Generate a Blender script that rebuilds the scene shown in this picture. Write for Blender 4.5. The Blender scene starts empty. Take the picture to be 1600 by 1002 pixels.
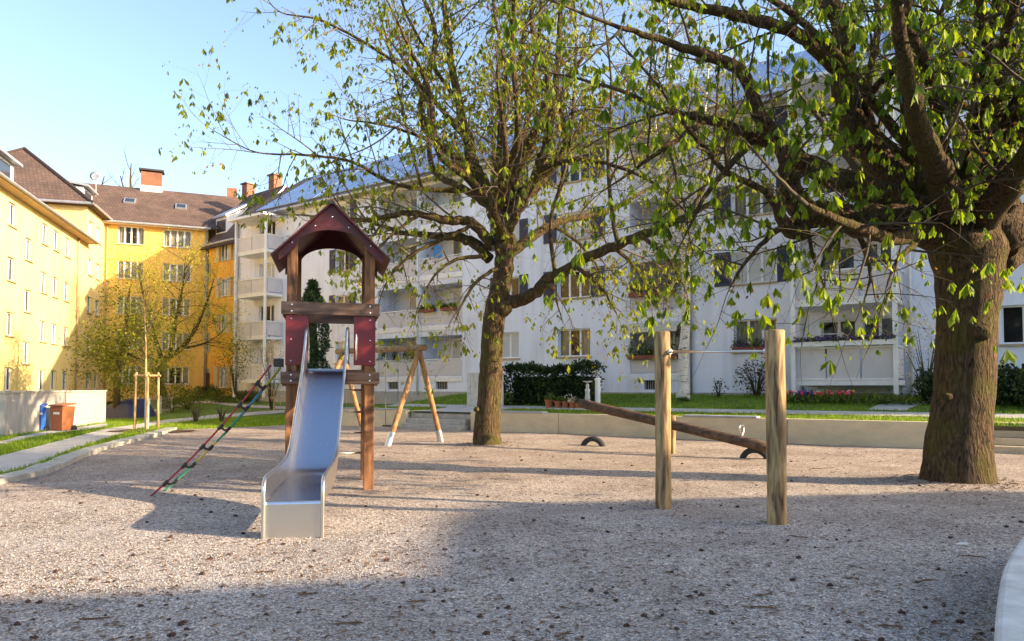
import bpy, bmesh, math, random
import numpy as np
from mathutils import Vector, Matrix, noise
R = math.radians
SC = bpy.context.scene
COL = SC.collection
rnd = random.Random(7)

# ---------------------------------------------------------------- camera
CAM_H, FOC, PITCH, HORIZON = 1.5, 1120.0, R(2.0), 606.0
cd = bpy.data.cameras.new('camera'); cam = bpy.data.objects.new('camera', cd); COL.objects.link(cam)
cam.location = (0, 0, CAM_H); cam.rotation_euler = (R(90) + PITCH, 0, 0)
cd.sensor_width = 36; cd.lens = FOC/1600*36
SHIFT = (HORIZON-501-FOC*math.tan(PITCH))
cd.shift_y = SHIFT/1600
cd.clip_end = 2000; cd.clip_start = .05
SC.camera = cam
# ---------------------------------------------------------------- sky and sun
SUN_EL, SUN_DIR = R(20), Vector((.966, -.259, 0)).normalized()      # towards the sun
W = bpy.data.worlds.new('World'); SC.world = W; W.use_nodes = True
nt = W.node_tree; nt.nodes.clear()
sky = nt.nodes.new('ShaderNodeTexSky'); sky.sky_type = 'NISHITA'; sky.sun_disc = False
sky.sun_elevation = SUN_EL; sky.sun_rotation = math.atan2(SUN_DIR.x, SUN_DIR.y)
sky.air_density = 1.0; sky.dust_density = 2.2; sky.ozone_density = 1.0; sky.altitude = 200
bg = nt.nodes.new('ShaderNodeBackground'); bg.inputs[1].default_value = .15
ow = nt.nodes.new('ShaderNodeOutputWorld')
nt.links.new(sky.outputs[0], bg.inputs[0]); nt.links.new(bg.outputs[0], ow.inputs[0])
sd = bpy.data.lights.new('sun', 'SUN'); sd.energy = 5.0; sd.angle = R(.55); sd.color = (1, .76, .48)
sun = bpy.data.objects.new('sun', sd); COL.objects.link(sun)
sv = Vector((SUN_DIR.x*math.cos(SUN_EL), SUN_DIR.y*math.cos(SUN_EL), math.sin(SUN_EL)))
sun.rotation_euler = sv.to_track_quat('Z', 'Y').to_euler(); sun.location = sv*60
vs = SC.view_settings; vs.view_transform = 'Standard'; vs.look = 'None'; vs.gamma = 1; vs.exposure = 1.5
SC.cycles.max_bounces = 6; SC.cycles.transparent_max_bounces = 8
try: SC.cycles.use_denoising = True
except Exception: pass

# ---------------------------------------------------------------- rays through photo pixels, used to survey real positions
def ray(px, py):
    a = (px-800)/FOC; b = (501+SHIFT-py)/FOC
    c, s = math.cos(PITCH), math.sin(PITCH)
    return Vector((a, c-b*s, s+b*c))
def at(px, py, Y):
    d = ray(px, py); return Vector((0, 0, CAM_H))+d*(Y/d.y)
WALL0, WD, WN = Vector((0, 24.3)), Vector((.836, -.548)), Vector((.548, .836))
def sst(a, b, x):
    t = min(1, max(0, (x-a)/(b-a))); return t*t*(3-2*t)
def H(x, y):
    p = Vector((x, y))-WALL0; w = p.dot(WN); q = p.dot(WD)
    left = 1.2*sst(1, 17, w)
    right = (.60+.6*sst(.5, 9, w)) if w > .05 else 0
    k = sst(-11.5, -8.2, q)
    return left*(1-k)+right*k
def G(px, py, z=None):
    d = ray(px, py); o = Vector((0, 0, CAM_H))
    if z is not None: return o+d*((z-CAM_H)/d.z)
    if d.z >= -.001: return o+d*60
    t = 1.0
    while t < 90:
        p = o+d*t
        if p.z < H(p.x, p.y): break
        t *= 1.004
    return o+d*t
# ---------------------------------------------------------------- materials
def newmat(name):
    m = bpy.data.materials.new(name); m.use_nodes = True
    n = m.node_tree; b = n.nodes['Principled BSDF']; return m, n, b
def N(n, t, **k):
    x = n.nodes.new(t)
    for a, v in k.items(): setattr(x, a, v)
    return x
def ramp(n, stops):
    r = n.nodes.new('ShaderNodeValToRGB'); e = r.color_ramp.elements
    while len(e) < len(stops): e.new(.5)
    for i, (p, c) in enumerate(stops): e[i].position = p; e[i].color = (*c, 1)
    return r
def coords(n, scale=(1, 1, 1)):
    tc = N(n, 'ShaderNodeTexCoord'); mp = N(n, 'ShaderNodeMapping'); mp.inputs['Scale'].default_value = scale
    n.links.new(tc.outputs['Object'], mp.inputs[0]); return mp.outputs[0]
def mat(name, c1, c2=None, rough=.7, metal=0, scale=3, stretch=(1, 1, 1), detail=6, bump=0, bscale=None, spec=None, lo=.35, hi=.65, c3=None):
    m, n, b = newmat(name)
    c2 = c2 or tuple(x*.75 for x in c1)
    v = coords(n, stretch)
    t = N(n, 'ShaderNodeTexNoise'); t.inputs['Scale'].default_value = scale; t.inputs['Detail'].default_value = detail
    t.inputs['Roughness'].default_value = .62
    n.links.new(v, t.inputs['Vector'])
    st = [(lo, c2), (hi, c1)]
    if c3: st.append((min(.98, hi+.12), c3))
    r = ramp(n, st); n.links.new(t.outputs[0], r.inputs[0]); n.links.new(r.outputs[0], b.inputs['Base Color'])
    b.inputs['Roughness'].default_value = rough; b.inputs['Metallic'].default_value = metal
    if spec is not None: b.inputs['Specular IOR Level'].default_value = spec
    if bump:
        t2 = N(n, 'ShaderNodeTexNoise'); t2.inputs['Scale'].default_value = bscale or scale*4; t2.inputs['Detail'].default_value = 8
        n.links.new(v, t2.inputs['Vector'])
        bp = N(n, 'ShaderNodeBump'); bp.inputs['Strength'].default_value = bump; bp.inputs['Distance'].default_value = .02
        n.links.new(t2.outputs[0], bp.inputs['Height']); n.links.new(bp.outputs[0], b.inputs['Normal'])
    return m
def wood(name, c1, c2, axis='Z', scale=6, rough=.75, bump=.35, crack=(.03, .018, .01)):
    st = {'X': (.12, 1, 1), 'Y': (1, .12, 1), 'Z': (1, 1, .12)}[axis]
    m, n, b = newmat(name); v = coords(n, st)
    t = N(n, 'ShaderNodeTexNoise'); t.inputs['Scale'].default_value = scale*3; t.inputs['Detail'].default_value = 9; t.inputs['Distortion'].default_value = .7
    n.links.new(v, t.inputs['Vector'])
    r = ramp(n, [(.30, crack), (.42, c2), (.62, c1)]); n.links.new(t.outputs[0], r.inputs[0])
    big = N(n, 'ShaderNodeTexNoise'); big.inputs['Scale'].default_value = 1.7; n.links.new(coords(n), big.inputs['Vector'])
    mx = N(n, 'ShaderNodeMix', data_type='RGBA', blend_type='MULTIPLY'); mx.inputs[0].default_value = .55
    r2 = ramp(n, [(.35, (.45, .42, .42)), (.65, (1.1, 1.05, 1))]); n.links.new(big.outputs[0], r2.inputs[0])
    n.links.new(r.outputs[0], mx.inputs[6]); n.links.new(r2.outputs[0], mx.inputs[7]); n.links.new(mx.outputs[2], b.inputs['Base Color'])
    b.inputs['Roughness'].default_value = rough
    bp = N(n, 'ShaderNodeBump'); bp.inputs['Strength'].default_value = bump; bp.inputs['Distance'].default_value = .01
    n.links.new(t.outputs[0], bp.inputs['Height']); n.links.new(bp.outputs[0], b.inputs['Normal'])
    return m
def bark(name, c1, c2, c3, scale=9, moss=None, sz=.22, bump=1.0, dist=.09, mossamt=.55):
    m, n, b = newmat(name); v = coords(n, (1, 1, sz))
    dn = N(n, 'ShaderNodeTexNoise'); dn.inputs['Scale'].default_value = 5; dn.inputs['Detail'].default_value = 5
    n.links.new(v, dn.inputs['Vector'])
    va = N(n, 'ShaderNodeVectorMath', operation='MULTIPLY_ADD'); va.inputs[1].default_value = (.25,)*3
    n.links.new(dn.outputs['Color'], va.inputs[0]); n.links.new(v, va.inputs[2])
    vo = N(n, 'ShaderNodeTexVoronoi', feature='DISTANCE_TO_EDGE'); vo.inputs['Scale'].default_value = scale
    n.links.new(va.outputs[0], vo.inputs['Vector'])
    no = N(n, 'ShaderNodeTexNoise'); no.inputs['Scale'].default_value = scale*3; no.inputs['Detail'].default_value = 8
    n.links.new(va.outputs[0], no.inputs['Vector'])
    mu = N(n, 'ShaderNodeMath', operation='MULTIPLY_ADD'); mu.inputs[1].default_value = .9; n.links.new(vo.outputs[0], mu.inputs[0]); n.links.new(no.outputs[0], mu.inputs[2])
    r = ramp(n, [(.34, c3), (.52, c2), (.85, c1)]); n.links.new(mu.outputs[0], r.inputs[0])
    out = r.outputs[0]
    if moss:
        mn = N(n, 'ShaderNodeTexNoise'); mn.inputs['Scale'].default_value = 2.2; mn.inputs['Detail'].default_value = 7
        n.links.new(coords(n), mn.inputs['Vector'])
        mr = ramp(n, [(.46, (0, 0, 0)), (.62, (mossamt,)*3)]); n.links.new(mn.outputs[0], mr.inputs[0])
        mx = N(n, 'ShaderNodeMix', data_type='RGBA'); n.links.new(mr.outputs[0], mx.inputs[0]); n.links.new(out, mx.inputs[6]); mx.inputs[7].default_value = (*moss, 1); out = mx.outputs[2]
    n.links.new(out, b.inputs['Base Color']); b.inputs['Roughness'].default_value = .92
    b.inputs['Specular IOR Level'].default_value = .2
    bp = N(n, 'ShaderNodeBump'); bp.inputs['Strength'].default_value = bump; bp.inputs['Distance'].default_value = dist
    n.links.new(mu.outputs[0], bp.inputs['Height']); n.links.new(bp.outputs[0], b.inputs['Normal'])
    return m
def leafmat(name, c1, c2, trans=.45, scale=2.2, c3=None):
    m, n, b = newmat(name)
    v = coords(n); t = N(n, 'ShaderNodeTexNoise'); t.inputs['Scale'].default_value = scale; t.inputs['Detail'].default_value = 5
    n.links.new(v, t.inputs['Vector'])
    st = [(.34, c2), (.6, c1)]
    if c3: st.append((.72, c3))
    r = ramp(n, st); n.links.new(t.outputs[0], r.inputs[0]); n.links.new(r.outputs[0], b.inputs['Base Color'])
    gi = N(n, 'ShaderNodeNewGeometry'); rr_ = ramp(n, [(0, (.5, .5, .45)), (.5, (.95, .95, .95)), (1, (1.5, 1.35, 1.1))]); n.links.new(gi.outputs['Random Per Island'], rr_.inputs[0])
    mm = N(n, 'ShaderNodeMix', data_type='RGBA', blend_type='MULTIPLY'); mm.inputs[0].default_value = 1; n.links.new(r.outputs[0], mm.inputs[6]); n.links.new(rr_.outputs[0], mm.inputs[7])
    class _O: outputs = [mm.outputs[2]]
    r = _O; n.links.new(r.outputs[0], b.inputs['Base Color'])
    b.inputs['Roughness'].default_value = .5; b.inputs['Specular IOR Level'].default_value = .3
    tr = N(n, 'ShaderNodeBsdfTranslucent'); g = N(n, 'ShaderNodeMix', data_type='RGBA', blend_type='MULTIPLY'); g.inputs[0].default_value = 1
    g.inputs[7].default_value = (1.5, 1.35, .5, 1); n.links.new(r.outputs[0], g.inputs[6]); n.links.new(g.outputs[2], tr.inputs[0])
    ms = N(n, 'ShaderNodeMixShader'); ms.inputs[0].default_value = trans
    n.links.new(b.outputs[0], ms.inputs[1]); n.links.new(tr.outputs[0], ms.inputs[2])
    n.links.new(ms.outputs[0], n.nodes['Material Output'].inputs[0]); return m
def glassmat(name, c=(.03, .035, .045), rough=.06):
    m, n, b = newmat(name); b.inputs['Base Color'].default_value = (*c, 1); b.inputs['Roughness'].default_value = rough
    b.inputs['Specular IOR Level'].default_value = .8; return m
def tilemat(name, c1, c2, c3, tw=.24, th=.34):
    m, n, b = newmat(name); tc = N(n, 'ShaderNodeTexCoord'); 
    br = N(n, 'ShaderNodeTexBrick'); br.inputs['Scale'].default_value = 1; br.inputs['Brick Width'].default_value = tw; br.inputs['Row Height'].default_value = th
    br.inputs['Mortar Size'].default_value = .018; br.inputs['Color1'].default_value = (*c1, 1); br.inputs['Color2'].default_value = (*c2, 1); br.inputs['Mortar'].default_value = (*c3, 1)
    n.links.new(tc.outputs['UV'], br.inputs['Vector'])
    t = N(n, 'ShaderNodeTexNoise'); t.inputs['Scale'].default_value = .8; t.inputs['Detail'].default_value = 6; n.links.new(tc.outputs['UV'], t.inputs['Vector'])
    r = ramp(n, [(.3, (.55, .55, .55)), (.7, (1.15, 1.1, 1.1))]); n.links.new(t.outputs[0], r.inputs[0])
    mx = N(n, 'ShaderNodeMix', data_type='RGBA', blend_type='MULTIPLY'); mx.inputs[0].default_value = .8
    n.links.new(br.outputs[0], mx.inputs[6]); n.links.new(r.outputs[0], mx.inputs[7]); n.links.new(mx.outputs[2], b.inputs['Base Color'])
    b.inputs['Roughness'].default_value = .85
    bp = N(n, 'ShaderNodeBump'); bp.inputs['Strength'].default_value = .7; bp.inputs['Distance'].default_value = .03; bp.invert = True
    n.links.new(br.outputs['Fac'], bp.inputs['Height']); n.links.new(bp.outputs[0], b.inputs['Normal']); return m
def gravelmat():
    m, n, b = newmat('gravel'); v = coords(n)
    vo = N(n, 'ShaderNodeTexVoronoi'); vo.inputs['Scale'].default_value = 78; n.links.new(v, vo.inputs['Vector'])
    sep = N(n, 'ShaderNodeSeparateColor'); n.links.new(vo.outputs['Color'], sep.inputs[0])
    r = ramp(n, [(0, (.11, .10, .105)), (.25, (.31, .28, .27)), (.6, (.50, .455, .425)), (.86, (.65, .60, .56)), (1, (.88, .86, .85))]); n.links.new(sep.outputs[0], r.inputs[0])
    big = N(n, 'ShaderNodeTexNoise'); big.inputs['Scale'].default_value = .7; big.inputs['Detail'].default_value = 9; big.inputs['Roughness'].default_value = .7; n.links.new(v, big.inputs['Vector'])
    r2 = ramp(n, [(.36, (.62, .56, .52)), (.6, (1.05, 1.02, 1.0))]); n.links.new(big.outputs[0], r2.inputs[0])
    mx = N(n, 'ShaderNodeMix', data_type='RGBA', blend_type='MULTIPLY'); mx.inputs[0].default_value = .8
    n.links.new(r.outputs[0], mx.inputs[6]); n.links.new(r2.outputs[0], mx.inputs[7])
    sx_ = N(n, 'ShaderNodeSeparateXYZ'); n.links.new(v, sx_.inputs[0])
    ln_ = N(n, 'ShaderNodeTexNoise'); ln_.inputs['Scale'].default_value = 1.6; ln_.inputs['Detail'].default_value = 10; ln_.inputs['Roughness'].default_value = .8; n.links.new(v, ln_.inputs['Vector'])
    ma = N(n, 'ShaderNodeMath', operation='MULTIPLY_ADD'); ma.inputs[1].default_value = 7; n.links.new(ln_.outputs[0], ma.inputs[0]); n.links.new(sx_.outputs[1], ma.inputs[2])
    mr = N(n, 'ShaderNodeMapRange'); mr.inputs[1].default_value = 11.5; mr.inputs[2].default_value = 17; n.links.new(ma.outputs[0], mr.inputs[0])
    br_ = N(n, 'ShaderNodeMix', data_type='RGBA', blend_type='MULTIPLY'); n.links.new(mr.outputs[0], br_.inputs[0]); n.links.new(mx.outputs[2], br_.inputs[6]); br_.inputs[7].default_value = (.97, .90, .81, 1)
    f2 = N(n, 'ShaderNodeTexVoronoi'); f2.inputs['Scale'].default_value = 30; n.links.new(v, f2.inputs['Vector'])
    s2 = N(n, 'ShaderNodeSeparateColor'); n.links.new(f2.outputs['Color'], s2.inputs[0])
    r3 = ramp(n, [(0, (.35, .25, .2)), (.1, (.55, .45, .4)), (.18, (1, 1, 1))]); n.links.new(s2.outputs[1], r3.inputs[0])
    b2 = N(n, 'ShaderNodeMix', data_type='RGBA', blend_type='MULTIPLY'); b2.inputs[0].default_value = .8; n.links.new(br_.outputs[2], b2.inputs[6]); n.links.new(r3.outputs[0], b2.inputs[7])
    n.links.new(b2.outputs[2], b.inputs['Base Color']); b.inputs['Roughness'].default_value = .8; b.inputs['Specular IOR Level'].default_value = .25
    v2 = N(n, 'ShaderNodeTexVoronoi'); v2.inputs['Scale'].default_value = 20; n.links.new(v, v2.inputs['Vector'])
    ad = N(n, 'ShaderNodeMath', operation='MULTIPLY_ADD'); ad.inputs[1].default_value = .8; n.links.new(v2.outputs[0], ad.inputs[0]); n.links.new(vo.outputs[0], ad.inputs[2])
    bp = N(n, 'ShaderNodeBump'); bp.inputs['Strength'].default_value = .9; bp.inputs['Distance'].default_value = .02; bp.invert = True
    n.links.new(ad.outputs[0], bp.inputs['Height']); n.links.new(bp.outputs[0], b.inputs['Normal']); return m
M = {}
M['gravel'] = gravelmat()
M['pebble'] = mat('pebble', (.48, .45, .43), (.16, .145, .14), .7, scale=40, detail=2, lo=.3, hi=.7, c3=(.62, .6, .56))
M['lawn'] = mat('lawn', (.13, .22, .02), (.065, .12, .014), .9, scale=2.2, bump=.6, bscale=60, c3=(.13, .16, .03))
M['blade'] = leafmat('blade', (.22, .34, .025), (.12, .22, .016), .35, 1.2, (.17, .2, .035))
M['mulch'] = mat('mulch', (.10, .05, .03), (.04, .02, .013), .95, scale=30, bump=1, bscale=50)
M['concrete'] = mat('concrete', (.66, .55, .37), (.54, .45, .31), .85, scale=1.6, stretch=(1, 1, 2.2), bump=.15, bscale=60)
M['pale_concrete'] = mat('pale_concrete', (.58, .58, .57), (.40, .40, .39), .8, scale=5, bump=.1, bscale=70)
M['path'] = mat('path', (.47, .45, .42), (.36, .35, .33), .85, scale=2.2, bump=.2, bscale=60)
M['kerb'] = mat('kerb', (.44, .42, .38), (.32, .31, .28), .85, scale=5, bump=.35, bscale=50)
M['step'] = mat('step', (.62, .48, .31), (.48, .37, .24), .85, scale=4, bump=.2, bscale=60)
M['slate'] = mat('slate', (.36, .39, .44), (.27, .3, .34), .6, scale=3)
M['white_wall'] = mat('white_wall', (.78, .80, .92), (.72, .745, .87), .9, scale=1.1, stretch=(1, 1, .12), bump=.06, bscale=90, lo=.25, hi=.75)
def streaks(m):
    n = m.node_tree; b = n.nodes['Principled BSDF']; src = b.inputs['Base Color'].links[0].from_socket
    t = N(n, 'ShaderNodeTexNoise'); t.inputs['Scale'].default_value = 2.6; t.inputs['Detail'].default_value = 8; n.links.new(coords(n, (1, 1, .07)), t.inputs['Vector'])
    t2 = N(n, 'ShaderNodeTexNoise'); t2.inputs['Scale'].default_value = .35; t2.inputs['Detail'].default_value = 6; n.links.new(coords(n), t2.inputs['Vector'])
    ad = N(n, 'ShaderNodeMath', operation='MULTIPLY'); n.links.new(t.outputs[0], ad.inputs[0]); n.links.new(t2.outputs[0], ad.inputs[1])
    r = ramp(n, [(.22, (1, 1, 1)), (.38, (.80, .79, .77))]); n.links.new(ad.outputs[0], r.inputs[0])
    mx = N(n, 'ShaderNodeMix', data_type='RGBA', blend_type='MULTIPLY'); mx.inputs[0].default_value = .8; n.links.new(src, mx.inputs[6]); n.links.new(r.outputs[0], mx.inputs[7]); n.links.new(mx.outputs[2], b.inputs['Base Color'])
streaks(M['white_wall'])
M['plinth'] = mat('plinth', (.42, .41, .40), (.34, .33, .32), .9, scale=2)
M['soffit'] = mat('soffit', (.52, .50, .47), None, .8, scale=1)
M['loggia_wall'] = mat('loggia_wall', (.70, .70, .72), (.62, .62, .65), .9, scale=1)
M['parapet'] = mat('parapet', (.60, .57, .58), (.52, .50, .52), .6, scale=1.2)
M['white_paint'] = mat('white_paint', (.78, .78, .79), (.68, .68, .7), .45, scale=3)
M['yellow_wall'] = mat('yellow_wall', (.76, .43, .085), (.66, .34, .055), .92, scale=.7, stretch=(1, 1, .5), bump=.05, bscale=80)
M['pale_yellow_wall'] = mat('pale_yellow_wall', (.84, .66, .28), (.78, .59, .22), .92, scale=.7, stretch=(1, 1, .5), bump=.05, bscale=80)
M['mid_yellow_wall'] = mat('mid_yellow_wall', (.80, .51, .14), (.72, .44, .11), .92, scale=.7, stretch=(1, 1, .5), bump=.05, bscale=80)
for k_ in ('yellow_wall', 'pale_yellow_wall', 'mid_yellow_wall'): streaks(M[k_])
M['sandstone'] = mat('sandstone', (.50, .36, .24), None, .85, scale=4)
M['navy'] = mat('navy', (.022, .03, .085), (.014, .02, .06), .5, scale=4)
M['pale_shutter'] = mat('pale_shutter', (.58, .52, .42), (.5, .45, .36), .6, scale=4)
M['blind'] = mat('blind', (.52, .52, .52), (.44, .44, .45), .6, scale=1, stretch=(1, 1, 18))
M['curtain'] = mat('curtain', (.66, .57, .40), (.42, .35, .24), .9, scale=5, stretch=(3, 3, .2))
M['glass'] = glassmat('glass'); M['dark_room'] = mat('dark_room', (.05, .042, .038), (.02, .018, .016), .8, scale=2)
M['rooftile'] = tilemat('rooftile', (.14, .092, .074), (.105, .068, .055), (.05, .03, .025))
M['solar'] = None
M['brick'] = tilemat('brick', (.34, .095, .045), (.25, .07, .035), (.25, .17, .12), .25, .09)
M['zinc'] = mat('zinc', (.45, .48, .52), (.36, .38, .42), .45, .6, scale=4)
M['pipe'] = mat('pipe', (.42, .42, .44), (.33, .33, .34), .5, .3, scale=4)
M['post'] = wood('post', (.43, .30, .14), (.22, .135, .06), 'Z', 7, crack=(.05, .026, .011), bump=.8)
M['swing_wood'] = wood('swing_wood', (.42, .25, .11), (.28, .155, .065), 'Z', 5, crack=(.14, .07, .03))
M['swing_beam'] = wood('swing_beam', (.38, .25, .14), (.27, .17, .09), 'X', 5, crack=(.14, .07, .03))
M['tower_wood'] = wood('tower_wood', (.33, .155, .065), (.15, .065, .028), 'Z', 4, crack=(.05, .022, .012))
M['tower_beam'] = wood('tower_beam', (.24, .15, .105), (.12, .07, .05), 'X', 4, crack=(.04, .022, .016))
M['log'] = wood('log', (.13, .075, .042), (.065, .037, .021), 'X', 5, crack=(.03, .016, .01))
M['red_panel'] = mat('red_panel', (.165, .012, .022), (.13, .010, .018), .4, scale=3)
M['red_roof'] = mat('red_roof', (.105, .012, .017), (.07, .010, .013), .5, scale=3)
M['ridge'] = mat('ridge', (.05, .035, .035), None, .5)
M['black'] = mat('black', (.02, .02, .022), (.012, .012, .013), .5, scale=6)
M['tyre'] = mat('tyre', (.028, .028, .03), (.016, .016, .017), .75, scale=14, bump=.3)
def steel(name, rough, aniso=0, c=(.60, .60, .62)):
    m, n, b = newmat(name); v = coords(n, (26, 1.2, 26)); t = N(n, 'ShaderNodeTexNoise'); t.inputs['Scale'].default_value = 3; t.inputs['Detail'].default_value = 6
    n.links.new(v, t.inputs['Vector'])
    b.inputs['Base Color'].default_value = (*c, 1); b.inputs['Metallic'].default_value = 1
    mr = N(n, 'ShaderNodeMapRange'); mr.inputs[3].default_value = rough*.75; mr.inputs[4].default_value = rough*1.3
    n.links.new(t.outputs[0], mr.inputs[0]); n.links.new(mr.outputs[0], b.inputs['Roughness'])
    bp = N(n, 'ShaderNodeBump'); bp.inputs['Strength'].default_value = .015; bp.inputs['Distance'].default_value = .002; n.links.new(t.outputs[0], bp.inputs['Height']); n.links.new(bp.outputs[0], b.inputs['Normal'])
    return m
M['chute'] = steel('chute', .24, c=(.50, .55, .66)); M['steel'] = steel('steel', .32, c=(.62, .60, .58)); M['bolt'] = steel('bolt', .25, c=(.8, .8, .8))
M['galv'] = steel('galv', .45, c=(.5, .53, .57))
M['bark_chestnut'] = bark('bark_chestnut', (.135, .088, .05), (.062, .040, .022), (.010, .006, .004), 13, (.085, .08, .014), .22, 1.0, .09, .6)
M['bark_second'] = bark('bark_second', (.13, .085, .045), (.065, .045, .024), (.014, .01, .006), 11, (.075, .075, .014), .22, 1.0, .07, .6)
M['twig'] = mat('twig', (.085, .06, .028), (.035, .025, .014), .85, scale=3, c3=(.14, .115, .04))
M['twig_pale'] = mat('twig_pale', (.15, .105, .07), (.065, .045, .032), .85, scale=3)
M['birch'] = mat('birch', (.58, .55, .5), (.07, .06, .055), .8, scale=7, stretch=(.6, .6, 3), lo=.36, hi=.46, bump=.2)
M['leaf_chestnut'] = leafmat('leaf_chestnut', (.22, .33, .02), (.11, .19, .014), .5, 1.6, (.30, .35, .03))
M['leaf_second'] = leafmat('leaf_second', (.23, .29, .022), (.115, .17, .014), .5, 1.3, (.34, .27, .04))
M['bud'] = leafmat('bud', (.30, .15, .03), (.22, .09, .025), .3)
M['leaf_birch'] = leafmat('leaf_birch', (.27, .26, .035), (.17, .17, .025), .5)
M['leaf_yellow'] = leafmat('leaf_yellow', (.46, .46, .05), (.30, .32, .035), .5)
M['leaf_green'] = leafmat('leaf_green', (.17, .19, .02), (.08, .11, .014), .45)
M['leaf_hedge'] = leafmat('leaf_hedge', (.035, .065, .016), (.015, .032, .01), .2, 2)
M['leaf_cypress'] = leafmat('leaf_cypress', (.035, .075, .022), (.016, .04, .014), .15, 3)
M['leaf_shrub'] = leafmat('leaf_shrub', (.12, .17, .025), (.06, .1, .015), .35)
M['leaf_red'] = leafmat('leaf_red', (.10, .08, .035), (.05, .045, .022), .25)
M['blossom'] = leafmat('blossom', (.75, .68, .66), (.6, .5, .5), .3)
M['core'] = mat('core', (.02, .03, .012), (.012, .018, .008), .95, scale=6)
M['terracotta'] = mat('terracotta', (.42, .14, .06), None, .8, scale=6)
M['flowerbox'] = mat('flowerbox', (.22, .05, .03), None, .6, scale=5)
M['purple'] = mat('purple', (.14, .05, .30), (.08, .03, .2), .6, scale=30); M['tulip_red'] = mat('tulip_red', (.55, .02, .03), None, .5)
M['tulip_pink'] = mat('tulip_pink', (.62, .12, .18), None, .5); M['tulip_yellow'] = mat('tulip_yellow', (.75, .48, .03), None, .5); M['tulip_white'] = mat('tulip_white', (.75, .72, .68), None, .5)
M['bin_brown'] = mat('bin_brown', (.30, .105, .04), (.24, .085, .035), .5, scale=3); M['bin_blue'] = mat('bin_blue', (.025, .12, .52), None, .45, scale=3)
M['tarp'] = mat('tarp', (.012, .022, .085), (.008, .014, .055), .55, scale=4, bump=.4, bscale=5)
M['husk'] = mat('husk', (.10, .045, .028), (.03, .014, .01), .9, scale=30, bump=.6)
M['fallen'] = mat('fallen', (.18, .10, .05), (.09, .05, .03), .9, scale=12)
M['rope_red'] = mat('rope_red', (.36, .03, .04), (.22, .02, .03), .7, scale=60); M['rope_green'] = mat('rope_green', (.05, .30, .16), (.03, .2, .1), .7, scale=60)
M['rope_blue'] = mat('rope_blue', (.05, .22, .38), (.03, .14, .25), .7, scale=60); M['rope_yellow'] = mat('rope_yellow', (.55, .42, .05), None, .7, scale=60)
M['rope_grey'] = mat('rope_grey', (.14, .14, .14), None, .7, scale=60)
M['awning'] = mat('awning', (.62, .58, .5), (.45, .42, .38), .8, scale=2, stretch=(6, 1, 1))
M['turquoise'] = mat('turquoise', (.03, .42, .6), None, .4); M['bright_blue'] = mat('bright_blue', (.01, .22, .65), None, .6)
M['stake'] = wood('stake', (.58, .40, .19), (.45, .29, .12), 'Z', 5, crack=(.2, .11, .04))
M['stone_wall'] = mat('stone_wall', (.44, .42, .39), (.32, .31, .29), .9, scale=3, stretch=(2.2, 2.2, .4), bump=.3, bscale=30)
M['paper'] = mat('paper', (.7, .7, .68), None, .8)
M['door_red'] = mat('door_red', (.10, .022, .015), None, .5)
def solarmat():
    m, n, b = newmat('solar'); tc = N(n, 'ShaderNodeTexCoord')
    br = N(n, 'ShaderNodeTexBrick'); br.offset = 0; br.inputs['Scale'].default_value = 1; br.inputs['Brick Width'].default_value = 1.0; br.inputs['Row Height'].default_value = 1.6
    br.inputs['Mortar Size'].default_value = .02; br.inputs['Color1'].default_value = (.10, .17, .34, 1); br.inputs['Color2'].default_value = (.13, .20, .38, 1); br.inputs['Mortar'].default_value = (.4, .45, .55, 1)
    n.links.new(tc.outputs['UV'], br.inputs['Vector']); n.links.new(br.outputs[0], b.inputs['Base Color']); b.inputs['Roughness'].default_value = .25
    b.inputs['Specular IOR Level'].default_value = .9; return m
M['solar'] = solarmat()

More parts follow.
